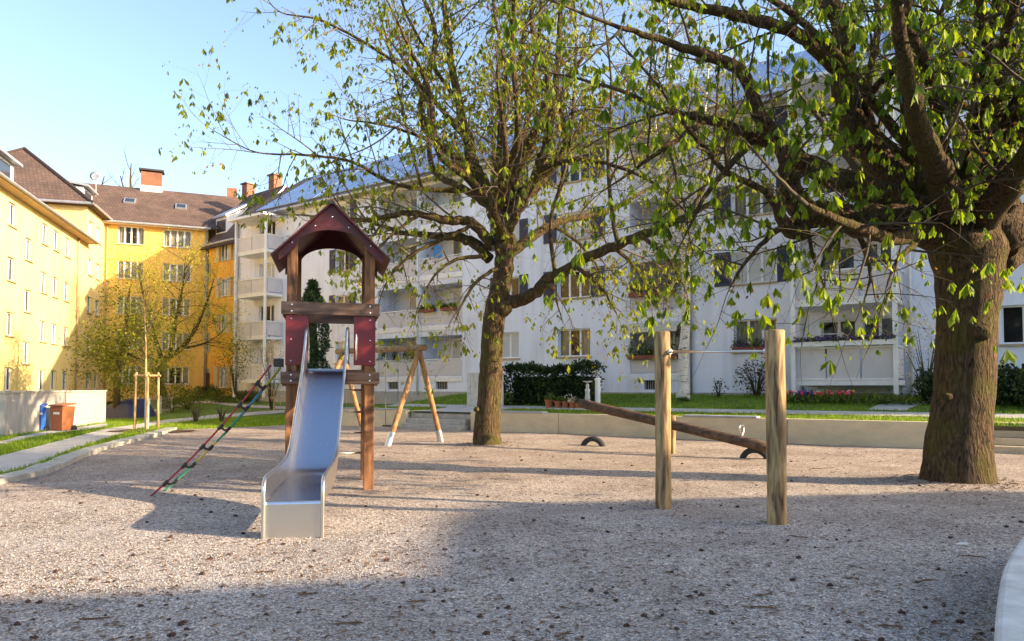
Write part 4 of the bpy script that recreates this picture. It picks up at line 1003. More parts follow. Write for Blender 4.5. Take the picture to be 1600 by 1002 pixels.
for u in (.12, .27, .43, .58, .73, .88):
    a, b = sag(top[0], bot[0], u), sag(top[1], bot[1], min(1, u+.02)); q = MB(); q.tube([a, (a+b)/2-Vector((0, 0, .03)), b], .016, 6); rg_ = q.build('rung', 'black', t, world=True, smooth=True)
    for p, A, B in ((a, top[0], bot[0]), (b, top[1], bot[1])):
        d = (B-A).normalized(); q = MB(); q.tube([p-d*.05, p-d*.035, p+d*.035, p+d*.05], [.017, .026, .026, .017], 8); q.build('clamp', 'black', rg_, world=True)

# high bar
def log_post(name, x, y, r, z, mt, par, seed, lean=(0, 0)):
    rg = random.Random(seed); q = MB(); q.tube([(x+lean[0]*k/8, y+lean[1]*k/8, -.25+(z+.25)*k/8) for k in range(9)]+[(x+lean[0], y+lean[1], z+.012)], [r*(1+rg.uniform(-.03, .03)) for _ in range(9)]+[r*.9], 16, wob=.03, rg=rg)
    return q.build(name, mt, par, world=True, smooth=True)
A = G(1037, 795, 0); B = G(1214.5, 822, 0)
t = thing('high_bar', 'steel high bar between two round weathered wooden posts', 'high bar', ((A.x+B.x)/2, (A.y+B.y)/2, 0))
pa = log_post('post', A.x, A.y, .098, 2.19, 'post', t, 1); pb = log_post('post', B.x, B.y, .104, 2.12, 'post', t, 2)
q = MB(); q.tube([(A.x, A.y, 1.95), (B.x, B.y, 1.90)], .017, 10); q.build('bar', 'steel', t, world=True, smooth=True)
q = MB(); d = (B-A).normalized(); q.tube([(A.x+d.x*.095, A.y+d.y*.095, 1.947), (A.x+d.x*.125, A.y+d.y*.125, 1.946)], .035, 10); q.tube([(B.x-d.x*.125, B.y-d.y*.125, 1.905), (B.x-d.x*.1, B.y-d.y*.1, 1.904)], .035, 10); q.build('flange', 'steel', t, world=True)

# seesaw with its two half-buried tyres
pl, pr = at(906, 630, 17.7), at(1207, 701, 14.95)
pv = Vector((3.62, 16.45, 0))
t = thing('seesaw', 'dark log seesaw tilted down to the right', 'seesaw', pv)
ax = (pr-pl).normalized(); q = MB(); rg = random.Random(3); n = 14
q.tube([pl+(pr-pl)*k/n for k in range(n+1)], [.112*(1+rg.uniform(-.02, .02)) for _ in range(n+1)], 14, wob=.04, rg=rg); bm = q.build('beam', 'log', t, world=True, smooth=True)
side = Vector((-ax.y, ax.x, 0)).normalized(); c = pl+(pr-pl)*(((pv-pl).xy.dot(ax.xy))/ax.xy.length_squared/(pr-pl).length)
for sg in (-1, 1):
    p = c+side*sg*.25; log_post('support_post', p.x, p.y, .085, c.z+.17, 'post', t, 5+sg)
q = MB(); q.tube([c-side*.36, c+side*.36], .02, 8); q.build('axle', 'steel', t, world=True)
p = at(1159, 686, 15.35); q = MB(); sv2 = side
q.tube([p+sv2*u+Vector((0, 0, z)) for u, z in ((-.03, -.02), (-.05, .1), (-.13, .17), (-.14, .25), (-.07, .30), (0, .27), (.07, .30), (.14, .25), (.13, .17), (.05, .1), (.03, -.02))], .013, 7); q.build('handle', 'steel', t, world=True, smooth=True)
def tyre(px0, px1, pyb, label, rz):
    c = G((px0+px1)/2, pyb, 0); w = (px1-px0)/FOC*c.y
    q = MB(); Rr = w/2+.01; n = 28; rot = Matrix.Rotation(rz, 4, 'Z')
    prof_ = [(-.03, -.085), (.045, -.10), (.085, -.08), (.095, -.03), (.095, .03), (.085, .08), (.045, .10), (-.03, .085), (.0, .05), (.0, -.05)]; k = len(prof_)
    for j in range(n+1):
        a = math.pi*1.16*j/n-math.pi*.08
        for (dr, y) in prof_:
            rr_ = w/2*1.05-.095+dr; v = rot @ Vector((rr_*math.cos(a), y, rr_*math.sin(a)-.09)); q.v.append((c.x+v.x, c.y+v.y, v.z))
    for j in range(n):
        for i in range(k): a = j*k+i; b = j*k+(i+1) % k; q.f.append((a, b, b+k, a+k))
    o = q.build('tyre', 'tyre', origin=(c.x, c.y, 0), smooth=False); tag(o, label, 'tyre', 'half-buried tyres under the seesaw ends')
tyre(907, 946, 697, 'half-buried black tyre under the raised left end of the log seesaw', R(-20)); tyre(1157, 1203, 716, 'half-buried black tyre under the lowered right end of the log seesaw', R(-25))

# wooden swing
F1, F2 = G(606, 697, 0), G(689, 690, 0)
mid = (F1+F2)/2; topz = 2.66; bd = Vector((-.80, .60, 0)).normalized()
t = thing('swing', 'wooden A-frame swing with round pale logs behind the tower', 'swing', mid)
tp = Vector((mid.x, mid.y, topz)); tp = at(655, 547, mid.y+.0)
for side_ in (0, 1):
    off = bd*(3.15*side_); tt = tp+off
    for f in (F1, F2):
        q = MB(); f_ = f+off; d = (tt-f_).normalized(); q.tube([f_+d*(.12+(tt-f_).length*.97*k/6) for k in range(7)], .075, 12, wob=.04, rg=rnd); l = q.build('leg', 'swing_wood', t, world=True, smooth=True)
        q = MB(); q.tube([f_-d*.2, f_+d*.36], .088, 12); q.build('shoe', 'galv', l, world=True)
q = MB(); q.tube([tp-bd*.22+Vector((0, 0, .06))+bd*(3.6*k/8) for k in range(9)], .088, 14, wob=.03, rg=rnd); q.build('beam', 'swing_beam', t, world=True, smooth=True)
sc_ = at(602, 669, 19.75); u = (sc_.xy-tp.xy).dot(bd.xy)
c = tp+bd*max(.6, u); s = thing('hanging_swing', 'flat black swing seat hanging on thin ropes under the log beam', 'swing seat', (c.x, c.y, .42), math.atan2(bd.y, bd.x))
q = MB(); q.box((-.26, -.11, 0), (.26, .11, .045)); q.build('seat', 'black', s, bevel=.01)
for x in (-.24, .24):
    q = MB(); q.tube([(x, 0, .03), (x*1.05, 0, c.z-.42+.0)], .012, 5); q.build('rope', 'rope_grey', s)

# ================================================================ TREES
class Tree:
    def __init__(s, seed): s.r = random.Random(seed); s.thick = MB(); s.thin = MB(); s.tips = []; s.stems = []
    def limb(s, P, k=6, jit=.03, keep=True, sides=12):
        """P: list of (Vector, radius); a smooth crooked limb through them"""
        pts = []; rad = []
        for i in range(len(P)-1):
            p0, p1, p2, p3 = [P[max(0, min(len(P)-1, j))][0] for j in (i-1, i, i+1, i+2)]
            for q in range(k):
                t = q/k; v = .5*((2*p1)+(p2-p0)*t+(2*p0-5*p1+4*p2-p3)*t*t+(3*p1-p0-3*p2+p3)*t**3); r0 = P[i][1]+(P[i+1][1]-P[i][1])*t
                if pts: v = v+Vector((s.r.gauss(0, 1), s.r.gauss(0, 1), s.r.gauss(0, 1)))*jit*.45*min(1, r0*6)*(r0 < .3)
                pts.append(v); rad.append(r0*(1+s.r.uniform(-.02, .02)*(r0 < .2)))
        pts.append(P[-1][0]); rad.append(P[-1][1])
        s.thick.tube(pts, rad, sides if rad[0] > .1 else 8, wob=.07 if rad[0] < .38 else .045, rg=s.r)
        if keep: s.stems.append((pts, rad))
        return pts, rad
    def rv(s):
        while True:
            v = Vector((s.r.uniform(-1, 1), s.r.uniform(-1, 1), s.r.uniform(-1, 1)))
            if .1 < v.length < 1: return v.normalized()
    def grow(s, p, d, L, r, lvl, cfg):
        c = cfg[lvl]; seg = c['seg']; n = max(3, int(L/seg)); pts = [p.copy()]; d = d.normalized(); g = c['g']
        if hasattr(g, '__len__'): g = s.r.uniform(*g)
        for i in range(n):
            d = (d+s.rv()*c['wander']+Vector((0, 0, g))).normalized(); pts.append(pts[-1]+d*(L/n))
        rad = [r*(1-.72*i/n) for i in range(n+1)]
        (s.thick if r > .035 else s.thin).tube(pts, rad, 8 if r > .05 else 6 if r > .02 else 4 if r > .008 else 3, cap=False)
        if lvl+1 < len(cfg): s.spawn(pts, rad, lvl+1, cfg, c.get('from', .2))
        if lvl >= len(cfg)-2: s.tips.append((pts[-1], d, lvl))
    def spawn(s, pts, rad, lvl, cfg, f0=.0):
        c = cfg[lvl]; cum = [0]
        for a, b in zip(pts, pts[1:]): cum.append(cum[-1]+(b-a).length)
        T = cum[-1]; u = T*f0+s.r.random()/c['dens']
        while u < T:
            i = max(k for k in range(len(cum)) if cum[k] <= u); i = min(i, len(pts)-2)
            t = (u-cum[i])/max(1e-6, cum[i+1]-cum[i]); p = pts[i]+(pts[i+1]-pts[i])*t; ax = (pts[i+1]-pts[i]).normalized(); rr = rad[i]
            an = R(s.r.uniform(*c['ang'])); o = s.rv(); o = (o-ax*o.dot(ax)).normalized()
            if c.get('up'): o = (o+Vector((0, 0, c['up']*s.r.random()))); o = (o-ax*o.dot(ax)).normalized()
            d = ax*math.cos(an)+o*math.sin(an)
            L = s.r.uniform(*c['len'])*(1-.35*u/T); r = min(rr*.62, c['r']*s.r.uniform(.75, 1.25)*(L/c['len'][1])**.5)
            ok = c.get('ok')
            if ok is None or ok(p, d): s.grow(p, d, L, r, lvl, cfg)
            u += s.r.uniform(.5, 1.5)/c['dens']
def leaves_droop(tips, seed, per, size, wid, spread=.55, petiole=.06, drop=0):
    """hanging hand-shaped leaves: every tip bears a fan of narrow folded leaflets"""
    rg = np.random.default_rng(seed); P = []; D = []
    for p, d, l in tips:
        if rg.random() < drop: continue
        for q in range(rg.integers(1, 3)):
            off = rg.normal(0, .35, 3); pet = np.array([d.x, d.y, d.z])*.6+off; pet[2] -= .35; pet /= np.linalg.norm(pet); c = np.array(p)+pet*petiole*rg.uniform(.4, 1.5)
            k = rg.integers(per[0], per[1]+1); s_ = .3+1.15*rg.random()**2.0
            for j in range(k): P.append(c); D.append((*rg.normal(0, spread, 2), -1.0+rg.normal(0, spread*.35), s_))
    P = np.array(P); D = np.array(D); n = len(P); d = D[:, :3]/np.linalg.norm(D[:, :3], axis=1)[:, None]; sc = (D[:, 3]*size*rg.uniform(.75, 1.2, n))[:, None]
    u = np.cross(d, rg.normal(size=(n, 3))); u /= np.linalg.norm(u, axis=1)[:, None]; w = np.cross(d, u); ww = sc*wid
    m = P+d*sc*.62; V = np.stack([P, m+u*ww+w*ww*.35, m, m-u*ww+w*ww*.35, P+d*sc], 1).reshape(-1, 3)
    b = np.arange(n)[:, None]*5; F = np.concatenate([b+[[0, 1, 2]], b+[[0, 2, 3]], b+[[1, 4, 2]], b+[[2, 4, 3]]])
    return V, F
def finish(t, root, trunkm, twigm, leafm, V, F, crown='foliage'):
    t.thick.build('trunk', trunkm, root, world=True, smooth=True); t.thin.build('twigs', twigm, root, world=True, smooth=True)
    npmesh(crown, V, F, leafm, root)
def buds(tips, seed, p, size):
    rg = np.random.default_rng(seed); C = np.array([tuple(a) for a, d, l in tips if rg.random() < p]); n = len(C)
    d = rg.normal(0, .4, (n, 3)); d[:, 2] += 1; d /= np.linalg.norm(d, axis=1)[:, None]; u = np.cross(d, rg.normal(size=(n, 3))); u /= np.linalg.norm(u, axis=1)[:, None]; s_ = size*rg.uniform(.6, 1.3, (n, 1))
    w = np.cross(d, u); V = np.stack([C, C+d*s_*.4+u*s_*.22, C+d*s_, C+d*s_*.4-u*s_*.22, C+d*s_*.4+w*s_*.22, C+d*s_*.4-w*s_*.22], 1).reshape(-1, 3)
    b = np.arange(n)[:, None]*6; return V, np.concatenate([b+[[0, 1, 2, 3]], b+[[0, 4, 2, 5]]])

# ---- the big chestnut on the right
Y1 = 11.2; B1 = G(1496, 757, 0)
r1 = thing('chestnut_tree', 'huge old chestnut tree with thick pollarded trunk and drooping young leaves on the right', 'tree', (B1.x, B1.y, 0))
T = Tree(11)
def A1(px, py, dy=0, r=.1): return (at(px, py, Y1+dy), r)
T.limb([(B1+Vector((0, 0, -.4)), .60), (B1+Vector((.01, 0, .0)), .535), (B1+Vector((.02, 0, .4)), .485), A1(1501, 670, 0, .45), A1(1507, 600, 0, .425), A1(1511, 500, 0, .43), A1(1514, 440, 0, .48), A1(1512, 390, 0, .55), A1(1512, 345, 0, .46), A1(1512, 315, 0, .2)], k=8, jit=.02, keep=False, sides=28)
# swollen pollard head and burrs
for (px, py, dy, r) in ((1500, 372, -.25, .42), (1560, 365, -.1, .40), (1515, 350, .35, .45), (1470, 355, 0, .36), (1532, 520, -.40, .14), (1480, 620, -.42, .07), (1525, 330, -.2, .34)):
    c = at(px, py, Y1+dy); T.thick.blob(c, r, (1.1, 1, .8), T.r, .16, 12)
LIMBS1 = [
 [A1(1490, 372, -.1, .34), A1(1430, 352, -.3, .30), A1(1365, 346, -.5, .25), A1(1300, 340, -.7, .20), A1(1255, 328, -.8, .19), A1(1238, 300, -.8, .15), A1(1231, 258, -.9, .125), A1(1212, 215, -1.0, .11), A1(1186, 175, -1.1, .10), A1(1158, 112, -1.3, .085), A1(1100, 85, -1.6, .07), A1(1030, 62, -2.0, .045), A1(960, 40, -2.4, .025)],
 [A1(1475, 350, .1, .30), A1(1420, 325, 0, .24), A1(1345, 296, -.2, .2), A1(1270, 262, -.4, .16), A1(1225, 232, -.5, .13), A1(1180, 215, -.7, .09), A1(1120, 190, -1, .07), A1(1060, 178, -1.2, .05), A1(990, 150, -1.5, .03)],
 [A1(1480, 335, .2, .30), A1(1432, 300, .3, .27), A1(1385, 262, .3, .24), A1(1343, 215, .2, .21), A1(1320, 150, .1, .19), A1(1318, 90, 0, .18), A1(1318, 40, 0, .17), A1(1296, 0, 0, .15), A1(1285, -70, 0, .10), A1(1290, -180, .1, .06)],
 [A1(1318, 112, 0, .13), A1(1280, 82, -.2, .115), A1(1235, 48, -.4, .10), A1(1160, 26, -.7, .085), A1(1080, 10, -1.0, .065), A1(1010, -5, -1.3, .045), A1(930, -5, -1.6, .02)],
 [A1(1262, 330, -.8, .15), A1(1240, 365, -.85, .12), A1(1195, 300, -1.1, .05), A1(1130, 265, -1.3, .04), A1(1060, 180, -1.5, .03)],
 [A1(1560, 350, 0, .28), A1(1566, 300, -.1, .22), A1(1560, 250, -.1, .2), A1(1556, 200, -.1, .13), A1(1560, 110, 0, .06), A1(1575, 0, 0, .04), A1(1590, -120, .1, .02)],
 [A1(1560, 375, 0, .34), A1(1610, 345, .1, .30), A1(1670, 320, .2, .24), A1(1740, 270, .3, .18), A1(1800, 180, .5, .12), A1(1850, 60, .6, .07)],
 [A1(1555, 420, .2, .22), A1(1590, 380, .3, .2), A1(1640, 300, .6, .15), A1(1680, 180, .9, .1), A1(1700, 40, 1.1, .06)],
 [A1(1430, 300, .3, .11), A1(1418, 230, .2, .085), A1(1412, 120, .1, .075), A1(1396, 0, 0, .06), A1(1400, -140, 0, .03)],
 [A1(1465, 330, .3, .1), A1(1440, 240, .5, .07), A1(1433, 120, .7, .055), A1(1445, -20, .9, .04), A1(1440, -160, 1, .02)],
 [A1(1350, 180, .2, .08), A1(1365, 140, -.2, .06), A1(1430, 80, -.5, .05), A1(1470, 20, -.8, .035), A1(1500, -80, -1, .02)],
 [A1(1500, 340, -.3, .28), A1(1480, 300, -1.2, .2), A1(1450, 230, -2.4, .14), A1(1420, 130, -3.4, .09), A1(1400, 0, -4.2, .05)],
 [A1(1530, 345, -.3, .26), A1(1570, 300, -1.4, .18), A1(1620, 210, -2.6, .12), A1(1660, 90, -3.4, .07)],
 [A1(1510, 340, .4, .28), A1(1520, 290, 1.6, .2), A1(1500, 220, 2.8, .14), A1(1470, 120, 4.0, .08)],
 [A1(1480, 350, .4, .24), A1(1420, 310, 1.5, .16), A1(1350, 270, 2.6, .11), A1(1290, 200, 3.6, .06)],
 [A1(1450, 352, -.3, .16), A1(1400, 372, -1.2, .10), A1(1330, 352, -2.2, .06), A1(1260, 320, -3.0, .03)],
 [A1(1395, 342, -.5, .05), A1(1330, 352, -1.0, .04), A1(1290, 400, -1.2, .025), A1(1275, 450, -1.2, .012)],
 [A1(1240, 345, -.9, .05), A1(1200, 372, -1.2, .04), A1(1165, 410, -1.4, .025), A1(1140, 450, -1.5, .01)],
 [A1(1330, 345, -.6, .05), A1(1350, 385, -.9, .04), A1(1360, 430, -1.1, .025), A1(1350, 470, -1.2, .01)],
 [A1(1180, 215, -.7, .06), A1(1140, 260, -1.1, .045), A1(1100, 310, -1.4, .03), A1(1070, 370, -1.6, .012)],
 [A1(1100, 190, -1.1, .05), A1(1040, 230, -1.5, .035), A1(985, 270, -1.8, .02), A1(940, 300, -2.0, .008)],
 [A1(1440, 360, -.4, .06), A1(1425, 385, -1.0, .045), A1(1400, 410, -1.4, .025), A1(1385, 450, -1.6, .01)],
 [A1(1260, 345, -.8, .035), A1(1270, 400, -.9, .025), A1(1285, 440, -1.0, .018), A1(1298, 485, -1.0, .008)],
]
def ok1(p, d):       # keep the camera's own space free of twigs
    q = p+d*1.0; return q.y > 4.2 and q.z > 1.75 and (q.y > 8 or q.z > CAM_H+.42*q.y)
cfg1 = [None,
 dict(len=(.8, 2.3), dens=2.4, ang=(40, 85), r=.03, wander=.13, g=(-.07, .07), seg=.16, ok=ok1),
 dict(len=(.35, 1.15), dens=5.4, ang=(30, 75), r=.011, wander=.15, g=(-.12, .08), seg=.12, ok=ok1),
 dict(len=(.12, .45), dens=7.2, ang=(30, 70), r=.0055, wander=.16, g=(-.08, .1), seg=.09, ok=ok1)]
def crown_limbs(c, n, seed, L0, L1, up, r0, yoff=0):
    rg = random.Random(seed); out = []
    for k in range(n):
        a = 2*math.pi*(k+rg.uniform(-.3, .3))/n; L = rg.uniform(L0, L1); e = rg.uniform(*up); P = []
        for j in range(6):
            t = j/5; ee = e+(.35 if j > 2 else 0)
            v = Vector((math.cos(a)*math.cos(ee), math.sin(a)*math.cos(ee), math.sin(ee)))
            P.append((c+v*L*t+Vector((rg.gauss(0, .12), rg.gauss(0, .12), rg.gauss(0, .08)))*t, r0*(1-.85*t)))
        out.append(P)
    return out
FWD = []
hd = at(1510, 335, Y1)
for (x, y, z) in ((3.2, 7.0, 6.4), (5.2, 5.6, 6.6), (7.2, 5.2, 6.8), (1.2, 9.0, 7.4), (4.2, 6.4, 8.2), (8, 7.5, 7.6), (10, 8.2, 8.2), (11, 9.5, 7.2), (6.5, 8.5, 9.0), (9.2, 10.5, 9.2), (9.0, 6.8, 9.6)):
    e = Vector((x, y, z)); FWD.append([(hd+(e-hd)*t+Vector((rnd.gauss(0, .1), rnd.gauss(0, .1), .9*math.sin(math.pi*t))), (.095*(1-.87*t))) for t in (0, .2, .4, .6, .8, 1)])
for L in LIMBS1+crown_limbs(at(1510, 330, Y1), 5, 3, 5.0, 7.5, (.55, 1.2), .11)+FWD:
    pts, rad = T.limb(L, k=6, jit=.05); T.spawn(pts, rad, 1, cfg1, .22); T.grow(pts[-1], pts[-1]-pts[-2], 1.4, rad[-1], 1, cfg1)
V, F = leaves_droop(T.tips, 3, (4, 6), .15, .18, .26, .055, drop=.34)
print('chestnut tips', len(T.tips), 'leaflets', len(F)//4)
finish(T, r1, 'bark_chestnut', 'twig', 'leaf_chestnut', V, F)
V, F = buds(T.tips, 5, .10, .07); npmesh('buds', V, F, 'bud', r1)['kind'] = 'stuff'
# turquoise charm hanging in it
c = at(1409, 152, 10.6); q = MB(); q.lathe(c, [(.004, .22), (.006, .14), (.028, .10), (.034, .02), (.02, -.06), (.006, -.1)], 10)
o = q.build('bird_feeder', 'turquoise', origin=tuple(c), smooth=True); tag(o, 'small turquoise ornament hanging in the big chestnut', 'ornament')

# ---- the middle chestnut
Y2 = G(761, 696, 0).y; B2 = G(761, 696, 0); K2 = 1
r2 = thing('chestnut_tree', 'slimmer chestnut tree standing alone in the middle of the gravel', 'tree', (B2.x, B2.y, 0))
T = Tree(23)
def A2(px, py, dy=0, r=.1): return (at(px, py, Y2+dy), r)
T.limb([(B2+Vector((0, 0, -.3)), .50), (B2+Vector((0, 0, .0)), .395), (B2+Vector((0, 0, .45)), .345), A2(765, 620, 0, .31), A2(768, 550, 0, .29), A2(773, 490, 0, .29), A2(783, 445, 0, .265), A2(788, 400, 0, .25), A2(785, 360, 0, .23), A2(770, 330, 0, .2)], k=7, jit=.02, keep=False, sides=20)
for (px, py, dy, r) in ((785, 480, -.1, .27), (790, 375, 0, .27), (745, 640, -.24, .08)): T.thick.blob(at(px, py, Y2+dy), r, (1, 1, .9), T.r, .15, 10)
LIMBS2 = [
 [A2(783, 345, 0, .2), A2(760, 300, 0, .19), A2(742, 258, 0, .17), A2(728, 208, .1, .14), A2(712, 140, .1, .11), A2(700, 60, .2, .09), A2(694, 0, .2, .07), A2(690, -120, .2, .04), A2(700, -220, .2, .02)],
 [A2(790, 360, 0, .2), A2(812, 320, -.2, .17), A2(838, 272, -.3, .14), A2(857, 205, -.4, .11), A2(870, 120, -.5, .085), A2(876, 0, -.5, .06), A2(880, -160, -.5, .03)],
 [A2(800, 335, .1, .13), A2(815, 240, .4, .09), A2(835, 120, .6, .07), A2(846, 0, .7, .05), A2(855, -130, .8, .025)],
 [A2(805, 325, .2, .15), A2(850, 280, .6, .12), A2(915, 192, 1.2, .09), A2(975, 128, 1.8, .06), A2(1050, 60, 2.4, .03)],
 [A2(790, 475, 0, .2), A2(822, 465, -.2, .16), A2(855, 440, -.5, .15), A2(900, 412, -.9, .13), A2(960, 385, -1.4, .12), A2(1020, 362, -1.8, .10), A2(1080, 335, -2.2, .07), A2(1140, 300, -2.5, .04)],
 [A2(795, 400, 0, .16), A2(830, 370, .5, .13), A2(880, 345, 1.0, .10), A2(950, 330, 1.6, .07), A2(1020, 290, 2.2, .04)],
 [A2(770, 385, 0, .16), A2(735, 348, -.1, .13), A2(700, 345, -.3, .11), A2(640, 333, -.6, .08), A2(570, 345, -1.0, .055), A2(500, 338, -1.4, .03)],
 [A2(765, 405, .1, .15), A2(735, 378, .3, .14), A2(700, 370, .6, .11), A2(640, 365, 1.0, .07), A2(585, 350, 1.4, .04)],
 [A2(722, 297, .1, .085), A2(665, 296, -.2, .06), A2(610, 285, -.5, .05), A2(545, 252, -.9, .04), A2(470, 242, -1.3, .03), A2(400, 238, -1.6, .018), A2(335, 205, -1.9, .008)],
 [A2(725, 215, 0, .075), A2(680, 160, -.2, .06), A2(615, 96, -.5, .045), A2(510, 35, -1.0, .03), A2(440, 20, -1.3, .016), A2(412, -10, -1.5, .008)],
 [A2(715, 160, .1, .06), A2(670, 90, .4, .05), A2(630, 10, .7, .035), A2(600, -100, 1.0, .018)],
 [A2(740, 262, -.2, .06), A2(690, 230, -.9, .05), A2(620, 200, -1.5, .035), A2(560, 190, -2.0, .02)],
 [A2(660, 300, -.2, .045), A2(640, 220, -.3, .035), A2(615, 110, -.3, .025), A2(590, 0, -.3, .015)],
 [A2(870, 440, -.6, .06), A2(860, 350, -.6, .05), A2(890, 230, -.6, .04), A2(900, 60, -.6, .03), A2(890, -60, -.6, .015)],
 [A2(965, 385, -1.4, .06), A2(950, 270, -1.4, .045), A2(955, 130, -1.5, .03), A2(940, 0, -1.5, .015)],
 [A2(1075, 338, -2.2, .055), A2(1110, 270, -2.2, .045), A2(1118, 200, -2.2, .035), A2(1125, 60, -2.2, .02)],
 [A2(785, 370, -.2, .15), A2(770, 320, -1.4, .1), A2(790, 250, -2.6, .07), A2(780, 150, -3.4, .04)],
 [A2(780, 370, .2, .15), A2(800, 310, 1.6, .1), A2(770, 240, 3.0, .07), A2(790, 120, 4.0, .04)],
 [A2(738, 352, -.2, .06), A2(690, 375, -.6, .05), A2(640, 400, -1.0, .035), A2(605, 440, -1.3, .02), A2(590, 480, -1.4, .008)],
 [A2(760, 400, -.3, .06), A2(715, 405, -.9, .045), A2(680, 430, -1.3, .03), A2(655, 475, -1.5, .018), A2(648, 505, -1.5, .007)],
 [A2(655, 335, -.5, .05), A2(615, 365, -.9, .035), A2(585, 400, -1.2, .02), A2(572, 440, -1.3, .008)],
 [A2(775, 420, -.3, .06), A2(745, 440, -1.0, .045), A2(725, 470, -1.6, .03), A2(712, 500, -1.9, .012)],
 [A2(895, 414, -.9, .06), A2(925, 435, -1.3, .045), A2(950, 465, -1.6, .03), A2(965, 495, -1.8, .01)],
 [A2(850, 442, -.5, .05), A2(865, 455, -1.1, .035), A2(872, 480, -1.5, .02), A2(880, 505, -1.7, .008)],
 [A2(1000, 368, -1.7, .06), A2(1035, 395, -2.0, .045), A2(1060, 430, -2.2, .03), A2(1075, 465, -2.3, .01)],
 [A2(960, 386, -1.4, .06), A2(985, 410, -.9, .04), A2(1005, 440, -.6, .025), A2(1015, 470, -.5, .01)],
 [A2(860, 350, 1.0, .07), A2(905, 380, 1.4, .05), A2(935, 420, 1.7, .03), A2(945, 460, 1.9, .012)],
 [A2(842, 265, -.3, .08), A2(900, 250, -.9, .06), A2(970, 262, -1.4, .045), A2(1040, 300, -1.8, .03), A2(1085, 350, -2.0, .012)],
 [A2(800, 345, 0, .1), A2(780, 240, -.4, .07), A2(790, 120, -.8, .05), A2(770, 0, -1, .035), A2(775, -120, -1, .02)],
]
cfg2 = [None,
 dict(len=(.9, 2.9), dens=3.0, ang=(30, 80), r=.026, wander=.11, g=(-.08, .10), seg=.2, up=.35),
 dict(len=(.45, 1.4), dens=4.4, ang=(30, 70), r=.0125, wander=.13, g=(-.09, .08), seg=.16),
 dict(len=(.15, .5), dens=6.6, ang=(30, 70), r=.007, wander=.15, g=(-.08, .1), seg=.12)]
for L in LIMBS2+crown_limbs(at(780, 330, Y2), 8, 4, 5.5, 8.5, (.5, 1.1), .13):
    low = L[-1][0].z < L[0][0].z and L[0][1] < .09
    cfg2[1]['g'] = (-.13, -.02) if low else (-.08, .10); cfg2[1]['len'] = (.5, 1.5) if low else (.9, 2.9)
    pts, rad = T.limb(L, k=6, jit=.06); T.spawn(pts, rad, 1, cfg2, .2); T.grow(pts[-1], pts[-1]-pts[-2], 1.0, rad[-1], 1, cfg2)
V, F = leaves_droop(T.tips, 9, (3, 5), .15, .17, .36, .06, drop=.28)
print('middle tips', len(T.tips), 'leaflets', len(F)//4)
finish(T, r2, 'bark_second', 'twig_pale', 'leaf_second', V, F)
V, F = buds(T.tips, 6, .12, .075); npmesh('buds', V, F, 'bud', r2)['kind'] = 'stuff'

# ---- birch in front of the white block
def up_tree(label, name, P, seed, trunk, cfg, n_, leafm, size, tw_, barkm, stems=1, leafy=6, down=.5, leafspread=.12, group=None):
    r = thing(name, label, 'tree', P, 0, group); T = Tree(seed)
    for L in trunk:
        pts, rad = T.limb(L, k=6, jit=.04); T.spawn(pts, rad, 1, cfg, .25)
    rg = np.random.default_rng(seed); C = np.repeat(np.array([tuple(a) for a, d, l in T.tips]), leafy, 0); C = C+rg.normal(0, leafspread, C.shape)
    V, F = leafquads(C, len(C), size, rg, down); finish(T, r, barkm, tw_, leafm, V, F); print(name, len(C)); return r
YB = 26.3; PBi = at(1067, 614, YB)
def A3(px, py, dy=0, r=.1): return (at(px, py, YB+dy), r)
cfgb = [None, dict(len=(1.0, 2.6), dens=3.4, ang=(25, 60), r=.03, wander=.09, g=(-.06, .02), seg=.25, up=.8),
        dict(len=(.5, 1.6), dens=3.6, ang=(25, 60), r=.012, wander=.12, g=(-.16, -.04), seg=.2), dict(len=(.2, .6), dens=2.5, ang=(20, 50), r=.006, wander=.1, g=(-.2, -.08), seg=.15)]
up_tree('slender birch with white trunk and yellow-green haze of leaves against the white block', 'birch_tree', PBi, 31,
        [[(PBi+Vector((0, 0, -.2)), .27), (PBi+Vector((0, 0, .3)), .2), A3(1070, 520, 0, .16), A3(1073, 440, 0, .145), A3(1066, 360, 0, .13), A3(1062, 260, .1, .10), A3(1050, 160, .1, .07), A3(1045, 60, .1, .04), A3(1040, -20, .1, .02)],
         [A3(1070, 400, 0, .09), A3(1040, 330, -.1, .07), A3(1028, 230, -.2, .05), A3(1018, 120, -.2, .025)],
         [A3(1068, 380, 0, .09), A3(1095, 300, .1, .07), A3(1100, 200, .2, .05), A3(1108, 90, .2, .025)]], cfgb, 0, 'leaf_birch', .075, 'twig', 'birch', leafy=13, down=.6, leafspread=.3)
